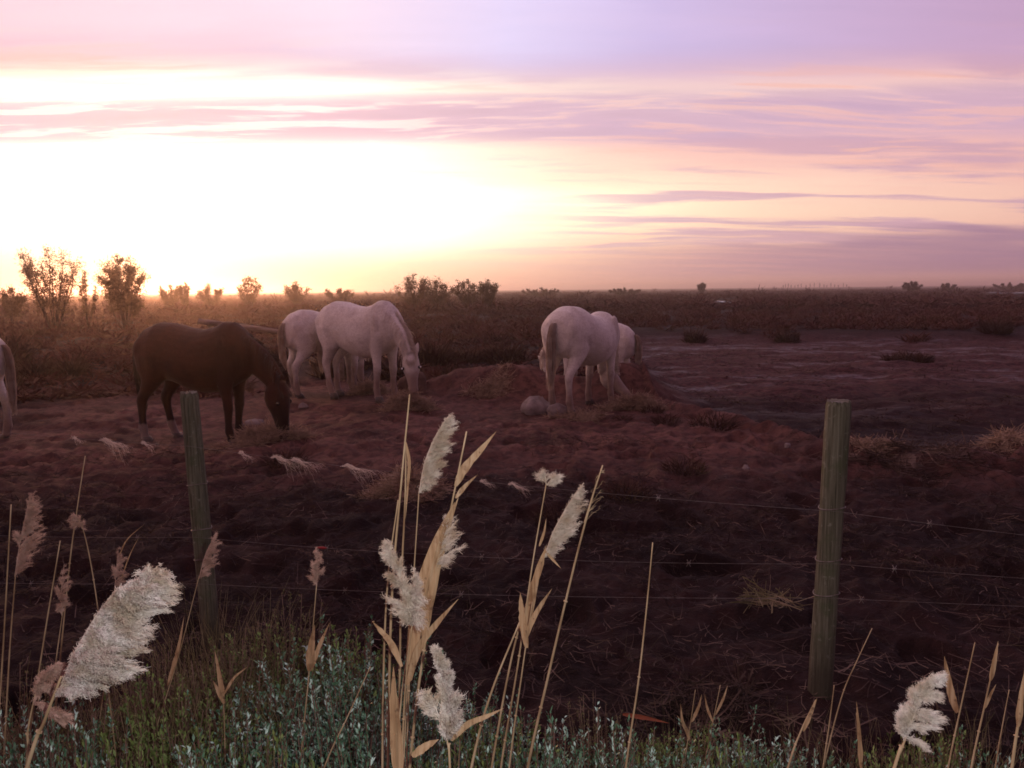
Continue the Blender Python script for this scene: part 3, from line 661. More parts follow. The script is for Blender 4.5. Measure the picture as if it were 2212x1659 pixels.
# ------------------------------------------------------------------ pole rail behind the horses
def pole_rail():
    a = P(430, 694, 14.6); c = P(760, 741, 14.2)
    root = thing('pole_rail', 'pale wooden rail on posts behind the brown horse', 'rail', (a.x, a.y, tz(a.x, a.y)))
    o = Vector(root.location)
    pts = spline([a, P(580, 714, 14.4), c], 9); V, F = tube(pts, np.linspace(.055, .048, 9), 10, .03); mk('rail', V - np.array(o), F, M['log'], root, True)
    for q in (P(455, 700, 14.65), P(735, 740, 14.3)):
        z0 = tz(q.x, q.y); V, F = tube([(q.x, q.y, z0 - .2), (q.x, q.y, z0 + .5), (q.x, q.y, q.z + .06)], [.06, .057, .052], 10, .03); mk('post', V - np.array(o), F, M['log'], root, True)
pole_rail()

# ------------------------------------------------------------------ stones
def stone(u, v, y, w, h, label, seed, mt='rock'):
    rng = np.random.default_rng(seed); p = P(u, v, y); z0 = tz(p.x, p.y)
    n, k = 22, 12; V = []
    ph = rng.uniform(0, 6, 6)
    for i in range(k):
        th = math.pi * i / (k - 1)
        for j in range(n):
            a = 2 * math.pi * j / n; d = np.array([math.sin(th) * math.cos(a), math.sin(th) * math.sin(a), math.cos(th)])
            rr = 1 + .12 * math.sin(3 * d[0] + ph[0]) + .10 * math.sin(4 * d[1] + ph[1]) + .09 * math.sin(5 * d[2] + ph[2]) + .05 * math.sin(9 * d[0] + ph[3]) + .03 * rng.normal()
            V.append(d * rr * np.array([w / 2, w / 2 * .8, h]))
    i = np.arange(k - 1)[:, None] * n; j = np.arange(n)[None]; j2 = (j + 1) % n
    F = np.stack([i + j, i + n + j, i + n + j2, i + j2], -1).reshape(-1, 4)
    o = mk('stone', V, F, M[mt], None, True); o.location = (p.x, p.y, z0 + h * .25)
    tag(o, label, 'stone', 'stones in the paddock')
stone(1163, 850, 10.7, .46, .20, 'large rounded grey boulder beside the white horse seen from behind', 1)
stone(1204, 868, 10.4, .30, .12, 'flatter grey stone at the foot of the large boulder', 2)
stone(890, 800, 12.5, .46, .27, 'brownish boulder behind the head of the white horse facing us', 3, 'earth')
stone(908, 832, 11.9, .16, .07, 'small bluish stone beside the grazing white horse\'s muzzle', 4)
stone(548, 898, 10.2, .26, .055, 'dark flat stone behind the brown horse\'s muzzle', 5)
stone(655, 850, 11.6, .14, .05, 'pale small stone at the hind feet of the half hidden white horse', 6)
stone(1702, 965, 8.0, .06, .03, 'tiny pale pebble on the bank by the lone post', 7)
stone(1612, 1002, 7.2, .07, .03, 'pale pebble in the trodden soil left of the lone post', 8)

# ------------------------------------------------------------------ hay heaps
def hay(u, v, y, w, h, n, label, seed, dens=1.0, wx=1.0, mt='hay', ln=(.10, .32)):
    rng = np.random.default_rng(seed); p = P(u, v, y); z0 = tz(p.x, p.y)
    pts = np.zeros((n, 5, 3))
    a = rng.uniform(0, 2 * np.pi, n); rr = np.sqrt(rng.random(n)) * (0.8 + .35 * np.sin(3 * a + seed))
    x = np.cos(a) * rr * w / 2 * wx; yy = np.sin(a) * rr * w / 2 * .75
    gz = ter(p.x + x, p.y + yy); z = gz + h * np.clip(1 - rr ** 1.8, 0, 1) * rng.random(n) ** .6
    dirv = rng.normal(size=(n, 3)) * np.array([1, 1, .35]); dirv /= np.linalg.norm(dirv, axis=1)[:, None]
    L = rng.uniform(ln[0], ln[1], n); cv = rng.normal(size=(n, 3)) * .06
    for j in range(5):
        f = j / 4 - .5
        pts[:, j] = np.stack([p.x + x, p.y + yy, z + .01], -1) + dirv * (L * f)[:, None] + cv * (f * f * 2)
    gz2 = ter(pts[..., 0], pts[..., 1]); pts[..., 2] = np.maximum(pts[..., 2], gz2 + .004)
    acc = Acc(); acc.add(*strands(pts, rng.uniform(.004, .009, n), .5))
    # packed heart of the heap
    k, m_ = 7, 20; V = []
    for i in range(k):
        f = i / (k - 1)
        for j in range(m_):
            th = 2 * math.pi * j / m_; q = (1 - f) * .85 * (0.8 + .35 * math.sin(3 * th + seed)) * (1 + .1 * rng.normal())
            xx, y2 = p.x + math.cos(th) * q * w / 2 * wx, p.y + math.sin(th) * q * w / 2 * .75
            V.append((xx, y2, tz(xx, y2) - .03 + h * .8 * (1 - (1 - f) ** 1.8) * (1 + .08 * rng.normal())))
    i = np.arange(k - 1)[:, None] * m_; j = np.arange(m_)[None]; j2 = (j + 1) % m_
    acc.add(np.array(V), np.stack([i + j, i + j2, i + m_ + j2, i + m_ + j], -1).reshape(-1, 4))
    tag(acc.build('hay_heap', M[mt], loc=(p.x, p.y, z0)), label, 'hay', 'heaps of hay and straw')
hay(575, 945, 9.0, .95, .16, 2600, 'heap of hay under the brown horse\'s muzzle', 1)
hay(880, 862, 11.2, .75, .22, 2000, 'heap of hay in front of the white horse facing us', 2)
hay(800, 838, 12.8, .7, .18, 1200, 'hay spread behind the white horse\'s front legs', 3)
hay(1370, 880, 10.9, .85, .16, 1800, 'hay beneath the lowered head of the round-bellied white horse', 4)
hay(885, 1078, 6.3, .62, .14, 1800, 'small bale remnant of straw behind the reed clump', 5)
hay(1960, 1000, 7.35, 1.5, .04, 900, 'dry straw lining the rim of the muddy hollow', 6, wx=1.2, mt='straw')
hay(1880, 990, 7.6, .5, .07, 500, 'rusty straw tuft right behind the lone post', 7)
hay(2170, 985, 7.8, .9, .05, 500, 'straw on the rising far rim of the muddy hollow', 8)
hay(1655, 1318, 4.0, .32, .05, 60, 'sparse dry twigs lying on trodden soil near the lone post', 9, mt='grass', ln=(.10, .26))
hay(1060, 800, 12.2, .8, .05, 700, 'thin scatter of pale hay on the earth mound', 11)
hay(1250, 905, 10.2, .8, .04, 600, 'hay strewn about the hooves of the round-bellied white horse', 12)
hay(1530, 1545, 2.9, .8, .03, 260, 'loose dry stalks on the soil at the foot of the lone post', 10, mt='straw', ln=(.06, .2))

# ------------------------------------------------------------------ ground litter (uncountable)
def litter():
    n = 16000
    y = 2.3 + 11 * RNG.random(n) ** 1.4; x = (RNG.random(n) - .5) * 2 * (y * .72 + .6)
    z = ter(x, y); a = RNG.uniform(0, np.pi, n); L = RNG.uniform(.02, .13, n) * (1 + (RNG.random(n) > .93)); d = np.stack([np.cos(a), np.sin(a), RNG.normal(size=n) * .25], -1)
    pts = np.stack([np.stack([x, y, z + .012], -1) + d * (L * f)[:, None] + RNG.normal(size=(n, 3)) * .004 for f in (-.5, 0, .5)], 1)
    pts[..., 2] = np.maximum(pts[..., 2], ter(pts[..., 0], pts[..., 1]) + .004)
    V, F = strands(pts, RNG.uniform(.0025, .006, n), .5, side=np.tile([0, 0, 1.], (n, 1)) + RNG.normal(size=(n, 3)) * .5)
    tag(mk('straw_litter', V, F, M['straw']), 'short bits of straw and dead stalk strewn over the soil', 'litter', kind='stuff')
    # trampled dead grass mat near the fence
    n = 26000
    y = 2.2 + 6.5 * RNG.random(n) ** 1.1; x = (RNG.random(n) - .5) * 2 * (y * .72 + .6)
    keep = fbm(x * 1.1 + 40, y * 1.1, 4) > .47; x, y = x[keep], y[keep]; n = len(x)
    z = ter(x, y); d = RNG.normal(size=(n, 3)) * np.array([1, 1, .4]); d[:, 2] = np.abs(d[:, 2]); L = RNG.uniform(.03, .11, n); c = RNG.normal(size=(n, 3)) * .03
    pts = np.stack([np.stack([x, y, z], -1) + d * (L * f)[:, None] + c * f * f for f in (0, .5, 1)], 1)
    pts[..., 2] = np.maximum(pts[..., 2], ter(pts[..., 0], pts[..., 1]) + .002)
    V, F = strands(pts, .005, .3)
    tag(mk('dead_grass_mat', V, F, M['dead_mat']), 'flattened dark dead grass covering the trodden soil', 'dead grass', kind='stuff')
litter()

# ------------------------------------------------------------------ saltmarsh scrub
def clump(n, w, h, rng, bw):
    a = rng.uniform(0, 2 * np.pi, n); rr = np.sqrt(rng.random(n)) * w / 2
    b0 = np.stack([np.cos(a) * rr * .75, np.sin(a) * rr * .75, np.clip(rng.random(n) - .45, 0, 1) * h], -1)
    d = np.stack([np.cos(a) * .6 + rng.normal(size=n) * .5, np.sin(a) * .6 + rng.normal(size=n) * .5, .5 + rng.random(n)], -1); d /= np.linalg.norm(d, axis=1)[:, None]
    L = h * rng.uniform(.35, .75, n) * np.clip(1.15 - (rr / (w / 2)) ** 2 * .6, .3, 1)
    s = rng.normal(size=(n, 3)); s = np.cross(d, s); s /= np.linalg.norm(s, axis=1)[:, None]
    V = np.stack([b0 - s * bw / 2, b0 + s * bw / 2, b0 + d * L[:, None] + s * bw * .25, b0 + d * L[:, None] * 1.0 - s * bw * .25], 1)
    return V      # (n,4,3)
def field():
    rng = np.random.default_rng(21); temps = [clump(34, 1, 1, rng, .07) for _ in range(8)]
    VV = []
    def drop(x, y, w, h):
        z = ter(x, y); ok = np.ones(len(x), bool)
        for (px, py, pw) in POOLXY:
            ok &= ~((np.abs(x / y - px / py) * py < pw * 1.2) & (y > py - 60) & (y < py + 22))
        for i in np.nonzero(ok)[0]:
            t = temps[i % 8]; a = rng.uniform(0, 6.28); c, s = math.cos(a), math.sin(a)
            X = (t[..., 0] * c - t[..., 1] * s) * w[i] + x[i]; Y = (t[..., 0] * s + t[..., 1] * c) * w[i] + y[i]; Z = t[..., 2] * h[i] + z[i] - .03
            VV.append(np.stack([X, Y, Z], -1).reshape(-1, 3))
    n = 9000; y = 11.5 + 60 * rng.random(n) ** 1.25; x = (rng.random(n) - .5) * 2 * (y * .74 + 1)
    yb = 13.3 + 1.5 * (fbm(x * .5, x * 0 + 2, 3) - .5) + np.where(x < -1.5, -1.2, 0)
    keep = (y > yb) & (mudmask(x, y) < .10 + .9 * (fbm(x * .5, y * .35 + 7, 3) > .66)) & (fbm(x * .4, y * .4, 3) > .36)
    for (hx, hy, hz, hr) in HORSE_SPOTS: keep &= np.hypot(x - hx, y - hy) > 1.3
    x, y = x[keep], y[keep]; w = rng.uniform(.35, .95, len(x)); drop(x, y, w, rng.uniform(.15, .34, len(x)) * (.8 + .4 * (y > 25)))
    n = 6500; y = 60 + 340 * rng.random(n) ** 1.5; x = (rng.random(n) - .5) * 2 * y * .74
    drop(x, y, rng.uniform(1.0, 3.2, n), rng.uniform(.3, .85, n) * (1 + 1.5 * (rng.random(n) > .93) * (fbm(x * .02, y * .02, 2) > .45) * (y > 130)))
    V = np.concatenate(VV); F = np.arange(len(V)).reshape(-1, 4)
    tag(mk('saltmarsh_scrub', V, F, M['scrub']), 'low reddish-brown saltmarsh scrub stretching to the horizon', 'scrub', kind='stuff')
field()
def near_shrubs():
    rng = np.random.default_rng(5); meshes = []
    for k in range(5):
        V = clump(420, .9, .5, rng, .022); meshes.append(V)
    protos = []
    spots = []
    for k in range(46):
        u = rng.uniform(-60, 2300); y = rng.uniform(13.2, 19)
        p = P(u, 800, y)
        if mudmask(np.array([p.x]), np.array([y]))[0] > .15 or any(math.hypot(p.x - h[0], y - h[1]) < 1.5 for h in HORSE_SPOTS): continue
        spots.append((p.x, y, rng.uniform(.7, 1.5)))
    for (u, v, s) in ((1960, 775, .9), (1925, 777, .7), (1995, 779, .7), (1500, 735, 1.2), (1700, 735, 1.2), (2150, 728, 1.5)):
        q = G(u, v, -.28); spots.append((q.x, q.y, s))
    for i, (x, y, s) in enumerate(spots):
        k = i % 5
        if i < 5:
            V = meshes[k].reshape(-1, 3); o = mk('saltmarsh_shrub', V, np.arange(len(V)).reshape(-1, 4), M['scrub2']); protos.append(o)
        else:
            o = protos[k].copy(); COL.objects.link(o)
        o.location = (x, y, tz(x, y) - .02); o.rotation_euler = (0, 0, rng.uniform(0, 6)); o.scale = (s, s, s * rng.uniform(.7, 1.0))
        cu = x / y; near_ = 'on the mud flat' if mudmask(np.array([x]), np.array([y]))[0] > .2 else next(t_ for lim, t_ in ((-.46, 'below the tamarisks'), (-.24, 'behind the brown horse'), (-.08, 'behind the pair of white horses'), (.2, 'behind the earth mound'), (9, 'at the edge of the mud flat')) if cu < lim)
        tag(o, 'low dark reddish saltmarsh shrub ' + near_, 'shrub', 'low shrubs behind the horses')
near_shrubs()
def mud_stubble():
    rng = np.random.default_rng(61); T = [clump(16, 1, 1, rng, .05) for _ in range(5)]; VV = []
    n = 2600; y = 8 + 27 * rng.random(n); x = rng.uniform(.1, .72, n) * y
    keep = (mudmask(x, y) > .4) & (fbm(x * .8 + 50, y * 1.6, 4) > .50); x, y = x[keep], y[keep]; z = ter(x, y)
    for i in range(len(x)):
        w = rng.uniform(.08, .34); VV.append((T[i % 5] * np.array([w * 1.6, w, rng.uniform(.02, .07)]) + np.array([x[i], y[i], z[i] - .006])).reshape(-1, 3))
    V = np.concatenate(VV); tag(mk('mud_stubble', V, np.arange(len(V)).reshape(-1, 4), M['scrub2']), 'dark flattened stubble scattered over the mud flat', 'stubble', kind='stuff')
mud_stubble()
# tufts growing on the bank and mound (small, in front of the mud)
def bank_tufts():
    rng = np.random.default_rng(15); proto = None
    for (u, v, y, s) in ((1540, 905, 9.2, .5), (1440, 893, 9.6, .32), (1410, 868, 10.4, .28), (1480, 1010, 7.0, .35), (1360, 1060, 6.2, .35), (1200, 1110, 5.7, .3), (1345, 885, 10.0, .24), (620, 1000, 7.6, .4)):
        p = P(u, v, y)
        if proto is None:
            V = clump(260, .9, .45, rng, .016).reshape(-1, 3); proto = o = mk('grass_tuft', V, np.arange(len(V)).reshape(-1, 4), M['scrub2'])
        else: o = proto.copy(); COL.objects.link(o)
        o.location = (p.x, y, tz(p.x, y) - .02); o.rotation_euler = (0, 0, rng.uniform(0, 6)); o.scale = (s * 1.5, s * 1.5, s)
        tag(o, 'dark low plant tuft growing on the bank between fence and horses', 'plant', 'low tufts on the bank')
bank_tufts()

# ------------------------------------------------------------------ tamarisks and far trees
def tree(u, vtop, wpx, y, label, seed, name='tamarisk', stems=5, leafn=2600, vbase=None, dense=1.0, group='tamarisks on the skyline', leaf=.07):
    rng = np.random.default_rng(seed); top = P(u, vtop, y); z0 = tz(top.x, top.y); H = top.z - z0; W = wpx * y / FPX
    root = thing(name, label, 'tree', (top.x, top.y, z0), group)
    acc = Acc(); tips = []
    for k in range(stems):
        sp = ((k + .5) / stems * 2 - 1) * W * .5 * rng.uniform(.8, 1.0)
        env = math.sqrt(max(.05, 1 - (sp / (W * .56)) ** 2)); hgt = H * (.50 + .44 * env) * rng.uniform(.78, 1.0)
        if k == stems // 2: hgt = H * .95
        dep = rng.normal() * .22 * W
        pts = spline([(sp * .10, dep * .1, -.15), (sp * .36 + rng.normal() * .03 * W, dep * .4, hgt * .35), (sp * .74 + rng.normal() * .03 * W, dep * .8, hgt * .72), (sp, dep, hgt)], 14)
        acc.add(*tube(pts, np.linspace(.014 * H ** .8, .0025 * H, 14), 5))
        for f in range(4, 14):
            for _ in range(3):
                d = rng.normal(size=3) * np.array([1, 1, .6]) + np.array([.5 * sp / W, 0, .7]); d /= np.linalg.norm(d)
                ln = rng.uniform(.07, .19) * min(H, W * 1.2) * (1.2 - f / 18)
                e = pts[f] + d * ln; e[2] = min(e[2], H); acc.add(*tube([pts[f], pts[f] * .5 + e * .5 + rng.normal(size=3) * .015, e], [.0035 * H, .0025 * H, .0012 * H], 3)); tips.append((pts[f], e))
    acc.build('trunk', M['bark'], root)
    nt_ = len(tips); per = leafn / nt_; V = []
    for (s0, e) in tips:
        n = max(2, int(per * dense * rng.choice([.25, .6, 1.0, 1.9]))); f = rng.uniform(.3, 1.1, n)[:, None]
        c = s0 + (e - s0) * f + rng.normal(size=(n, 3)) * .040 * min(H, W) * rng.uniform(.4, 1.5)
        d = rng.normal(size=(n, 3)) + np.array([0, 0, .6]); d /= np.linalg.norm(d, axis=1)[:, None]; s = np.cross(d, rng.normal(size=(n, 3))); s /= np.linalg.norm(s, axis=1)[:, None]
        l = leaf * rng.uniform(.6, 1.5, n)[:, None]
        V.append(np.stack([c - s * l * .22, c + s * l * .22, c + d * l * 1.5], 1))
    V = np.concatenate(V).reshape(-1, 3); mk('crown', V, np.arange(len(V)).reshape(-1, 3), M['tama'], root)
    return root
tree(105, 534, 140, 36, 'tallest sparse tamarisk against the bright sunset sky', 1, stems=11, leafn=11000, dense=.9, leaf=.06)
tree(262, 553, 115, 37, 'dense dark tamarisk standing next to the tallest one', 2, stems=9, leafn=16000, dense=1.2, leaf=.065)
tree(183, 586, 46, 39, 'small thin tamarisk between the two big ones', 3, stems=4, leafn=3000, leaf=.06)
tree(20, 622, 70, 44, 'low tamarisk thicket beside the tallest one', 4, stems=6, leafn=5000, dense=1.2, leaf=.07)
for k, (u, v, w, y, lab) in enumerate(((366, 615, 30, 70, 'flat-topped small tamarisk on the skyline beyond the brown horse'), (396, 610, 18, 70, 'narrow little tamarisk beside a flat-topped one'),
        (455, 616, 55, 75, 'wide low tamarisk above the brown horse\'s back'), (537, 597, 36, 70, 'lone taller tamarisk above the pole rail'), (637, 610, 40, 80, 'bushy tamarisk above the half hidden white horse'),
        (735, 624, 60, 95, 'faint low bush above the white horse\'s back'), (895, 593, 62, 62, 'dense round-topped tamarisk beyond the white horse facing us'), (945, 603, 50, 64, 'tamarisk leaning off the round-topped one'),
        (1010, 606, 60, 68, 'spiky low tamarisk row end'), (1055, 604, 36, 66, 'small upright tamarisk at the end of the thicket'), (1517, 612, 14, 200, 'tiny lone tree on the far horizon'), (1970, 609, 30, 170, 'small dark bush tree on the horizon beyond the lone post'),
        (2047, 613, 22, 190, 'smaller dark bush on the horizon next to a bigger one'), (2185, 612, 60, 220, 'low dark thicket on the horizon over the glinting pools'), (1350, 623, 60, 160, 'flat thicket on the horizon behind the round-bellied horse'), (1170, 623, 70, 150, 'flat thicket on the horizon beyond the mound'))):
    tree(u, v, w * 1.35, y, lab, 40 + k, stems=9, leafn=2800, leaf=.05 + y * .0010)
def poplars():
    rng = np.random.default_rng(9); us = [1692, 1697, 1703, 1709, 1717, 1724, 1731, 1741, 1750, 1759, 1771, 1780, 1786, 1795, 1803, 1811, 1822, 1829]
    for u in us:
        y = 900; vt = 612 + rng.uniform(-1, 5); top = P(u, vt, y); z0 = tz(top.x, top.y); H = top.z - z0
        root = thing('poplar', 'thin bare poplar in the far row on the horizon', 'tree', (top.x, top.y, z0), 'row of far poplars')
        V, F = tube([(0, 0, -.3), (0, 0, H * .5), (0, 0, H)], [.30, .24, .08], 5); mk('trunk', V, F, M['bark'], root)
        n = 60; c = np.stack([rng.normal(size=n) * .28, rng.normal(size=n) * .28, H * rng.uniform(.25, 1.0, n)], -1); d = np.stack([rng.normal(size=n) * .3, rng.normal(size=n) * .3, np.ones(n)], -1)
        s = np.cross(d, rng.normal(size=(n, 3))); V = np.stack([c - s * .12, c + s * .12, c + d * .9], 1).reshape(-1, 3); mk('crown', V, np.arange(len(V)).reshape(-1, 3), M['bark'], root)
poplars()

# ------------------------------------------------------------------ foreground bushes
def bush_proto(seed, nsh, w, h, leafmat, nleaf=44, ll=.0115):
    rng = np.random.default_rng(seed); tw = Acc(); LV = []
    for k in range(nsh):
        a = rng.uniform(0, 6.28); rr = math.sqrt(rng.random()); b0 = np.array([math.cos(a) * rr * w * .28, math.sin(a) * rr * w * .28, 0])
        hh = h * (1 - .45 * rr * rr) * rng.uniform(.55, 1.05); e = np.array([math.cos(a) * rr * w * .5, math.sin(a) * rr * w * .5, hh]) + rng.normal(size=3) * .02
        pts = spline([b0, b0 * .6 + e * .4 + np.array([0, 0, hh * .12]), e], 6)
        tw.add(*tube(pts, np.linspace(.0026, .0012, 6), 3))
        n = int(nleaf * rng.uniform(.7, 1.4)); f = 1 - rng.random(n) ** 1.3 * .62
        idx = f * 4.999; i0 = idx.astype(int); c = pts[i0] + (pts[i0 + 1] - pts[i0]) * (idx - i0)[:, None] + rng.normal(size=(n, 3)) * .003
        ax = unit(pts[-1] - pts[-2]); d = rng.normal(size=(n, 3)); d -= ax * (d @ ax)[:, None]; d /= np.linalg.norm(d, axis=1)[:, None]; d = d * rng.uniform(.5, 1, n)[:, None] + ax * rng.uniform(.3, 1.1, n)[:, None]; d /= np.linalg.norm(d, axis=1)[:, None]
        s = np.cross(d, ax + rng.normal(size=(n, 3)) * .2); s /= np.linalg.norm(s, axis=1)[:, None]; up = np.cross(s, d)
        l = (ll * rng.uniform(.6, 1.35, n))[:, None]
        LV.append(np.stack([c, c + d * l * .5 + s * l * .24 + up * l * .05, c + d * l, c + d * l * .5 - s * l * .24 + up * l * .05], 1))
    root = bpy.data.objects.new('bush', None); link(root); root.empty_display_size = .05
    tw.build('twigs', M['twig'], root)
    V = np.concatenate(LV).reshape(-1, 3); lo = mk('foliage', V, np.arange(len(V)).reshape(-1, 4), leafmat, root); lo['kind'] = 'stuff'
    return root
def bushes():
    rng = np.random.default_rng(77)
    pr = {'b': [bush_proto(1, 170, .55, .42, M['lf_blue']), bush_proto(2, 150, .5, .36, M['lf_blue'])],
          'g': [bush_proto(3, 150, .5, .34, M['lf_green'], ll=.0105)], 'r': [bush_proto(4, 130, .5, .44, M['lf_brown'], ll=.009)]}
    used = set()
    lab = {'b': ('sea_purslane', 'blue-green small-leaved bush', 'blue-green bushes'), 'g': ('green_bush', 'yellowish green small-leaved bush', 'green bushes'), 'r': ('seablite_bush', 'brownish wiry bush in dry grass', 'brown bushes')}
    # (u, v of the bush's top, distance, kind, size)
    L = [(700, 1395, 2.45, 'b', 1.25), (600, 1440, 2.4, 'b', 1.1), (790, 1440, 2.35, 'b', 1.1), (560, 1360, 2.7, 'g', 1.2), (640, 1340, 2.75, 'r', 1.1), (480, 1380, 2.6, 'r', 1.2), (755, 1385, 2.6, 'g', 1.1),
         (420, 1450, 2.4, 'r', 1.1), (350, 1490, 2.2, 'g', 1.2), (520, 1520, 2.1, 'b', 1.1), (650, 1530, 2.05, 'b', 1.2), (760, 1520, 2.1, 'b', 1.1), (430, 1560, 1.95, 'g', 1.1), (300, 1570, 1.95, 'g', 1.0), (180, 1540, 2.0, 'r', 1.0),
         (60, 1560, 2.0, 'b', 1.0), (120, 1600, 1.8, 'b', .9), (240, 1625, 1.75, 'g', 1.0), (370, 1625, 1.7, 'b', 1.0), (500, 1620, 1.72, 'b', 1.0), (600, 1620, 1.75, 'g', .9), (720, 1610, 1.75, 'b', 1.0), (820, 1600, 1.8, 'b', .9),
         (900, 1530, 2.15, 'b', 1.0), (1010, 1500, 2.35, 'b', 1.0), (1080, 1560, 2.15, 'g', .9), (960, 1600, 1.9, 'g', 1.0), (1060, 1610, 1.85, 'b', 1.0), (1180, 1575, 2.1, 'b', .9), (1170, 1630, 1.8, 'b', .9), (1290, 1545, 2.35, 'r', .8),
         (1290, 1620, 1.9, 'b', .9), (1390, 1590, 2.15, 'g', .8), (1400, 1630, 1.85, 'b', .9), (1490, 1560, 2.3, 'g', .8), (1510, 1620, 1.95, 'b', .9), (1600, 1600, 2.15, 'b', .95), (1690, 1610, 2.1, 'b', .9), (1600, 1640, 1.85, 'g', .8),
         (1760, 1650, 1.95, 'b', .7), (2030, 1575, 2.15, 'g', .9), (2080, 1600, 2.05, 'b', .85), (1990, 1620, 1.95, 'g', .9), (2170, 1625, 1.95, 'b', .8), (10, 1480, 2.3, 'r', 1.0), (240, 1460, 2.4, 'r', 1.0), (330, 1400, 2.6, 'r', .9)]
    for (u, v, y, k, s) in L:
        p = P(u, v, y); z0 = tz(p.x, p.y); ref = pr[k][rng.integers(len(pr[k]))]
        if id(ref) not in used: o = ref; used.add(id(ref))
        else: o = copy_tree(ref)
        ht = {'b': .40, 'g': .33, 'r': .42}[k]; sz = rng.uniform(.92, 1.15) * max(.5, (p.z - z0) / ht)
        nm, lb, gp = lab[k]; o.name = nm; o.location = (p.x, p.y, z0 - .01); o.rotation_euler = (0, 0, rng.uniform(0, 6.28)); sx = min(1.35, max(.75, s)); o.scale = (sx, sx, sz)
        near_ = next(t_ for lim, t_ in ((330, 'under the huge white plume'), (560, 'at the foot of the slimmer post'), (800, 'around the reed with the knobbly plume'), (1000, 'round the base of the centre reed clump'), (1230, 'round the base of the second reed clump'), (1560, 'beside the lone thin reed stalk'), (1850, 'in front of the lone post'), (9999, 'beside the cottony plume')) if u < lim)
        tag(o, lb + ' ' + near_, 'bush', gp)
bushes()
# dry grass tufts
def grass_tufts():
    rng = np.random.default_rng(31); protos = []
    for k in range(3):
        n = 110; pts = np.zeros((n, 7, 3)); a = rng.uniform(0, 6.28, n); L = rng.uniform(.25, .62, n); sp = rng.uniform(.08, .5, n)
        for j in range(7):
            f = j / 6; pts[:, j] = np.stack([np.cos(a) * (.05 + sp * L * f ** 1.5), np.sin(a) * (.05 + sp * L * f ** 1.5), L * f * (1 - .25 * sp * f)], -1) + rng.normal(size=(n, 3)) * .006 * f
        protos.append(mk('dry_grass', *strands(pts, .0032, .25), M['grass'])); protos[-1]['_used'] = 0
    spots = [(520, 1300, 2.85), (470, 1330, 2.7), (430, 1290, 2.9), (580, 1320, 2.8), (380, 1380, 2.5), (330, 1440, 2.35), (250, 1480, 2.3), (620, 1400, 2.5), (100, 1500, 2.2), (20, 1450, 2.3), (690, 1480, 2.2), (540, 1440, 2.35),
             (460, 1480, 2.2), (300, 1540, 2.0), (1330, 1560, 2.4), (1450, 1560, 2.35), (1730, 1560, 2.3), (1830, 1570, 2.2), (1930, 1600, 2.1), (2150, 1560, 2.2), (2090, 1540, 2.25), (1560, 1560, 2.45)]
    for i, (u, v, y) in enumerate(spots):
        pr = protos[i % 3]; o = pr if i < 3 else pr.copy()
        if i >= 3: COL.objects.link(o)
        p = P(u, v, y); z0 = tz(p.x, p.y); s = max(.35, (p.z - z0) / .55); o.location = (p.x, y, z0 - .01); o.rotation_euler = (0, 0, rng.uniform(0, 6)); o.scale = (s, s, s)
        tag(o, 'thin dry grass tuft standing among the bushes before the fence', 'grass tuft', 'dry grass tufts before the fence')
    for pr in protos: del pr['_used']
grass_tufts()

# ------------------------------------------------------------------ reeds
VIEW = np.array([0, -1., .25])
def px(pts, y): return [np.array(tuple(P(q[0], q[1], y + (q[2] if len(q) > 2 else 0)))) for q in pts]
def leaf_mesh(pts, wmax, n=14, fold=.25, twist=0.0):
    c = spline(pts, n); T = np.gradient(c, axis=0); T /= np.linalg.norm(T, axis=1)[:, None]
    f = np.linspace(0, 1, n); w = wmax * np.interp(f, [0, .08, .3, .7, 1], [.35, .7, 1, .6, .04]) * (1 + .06 * RNG.normal(size=n))
    V = []
    for i in range(n):
        S = unit(np.cross(T[i], VIEW)); N = unit(np.cross(S, T[i])); a = twist * (f[i] - .3)
        S2 = S * math.cos(a) + N * math.sin(a); N2 = N * math.cos(a) - S * math.sin(a)
        V += [c[i] - S2 * w[i] / 2, c[i] - N2 * w[i] * fold * .5, c[i] + S2 * w[i] / 2]
    i = (np.arange(n - 1) * 3)[:, None]; q = np.array([[0, 1, 4, 3], [1, 2, 5, 4]])
    F = (i[:, :, None] + q[None]).reshape(-1, 4); return np.array(V), F
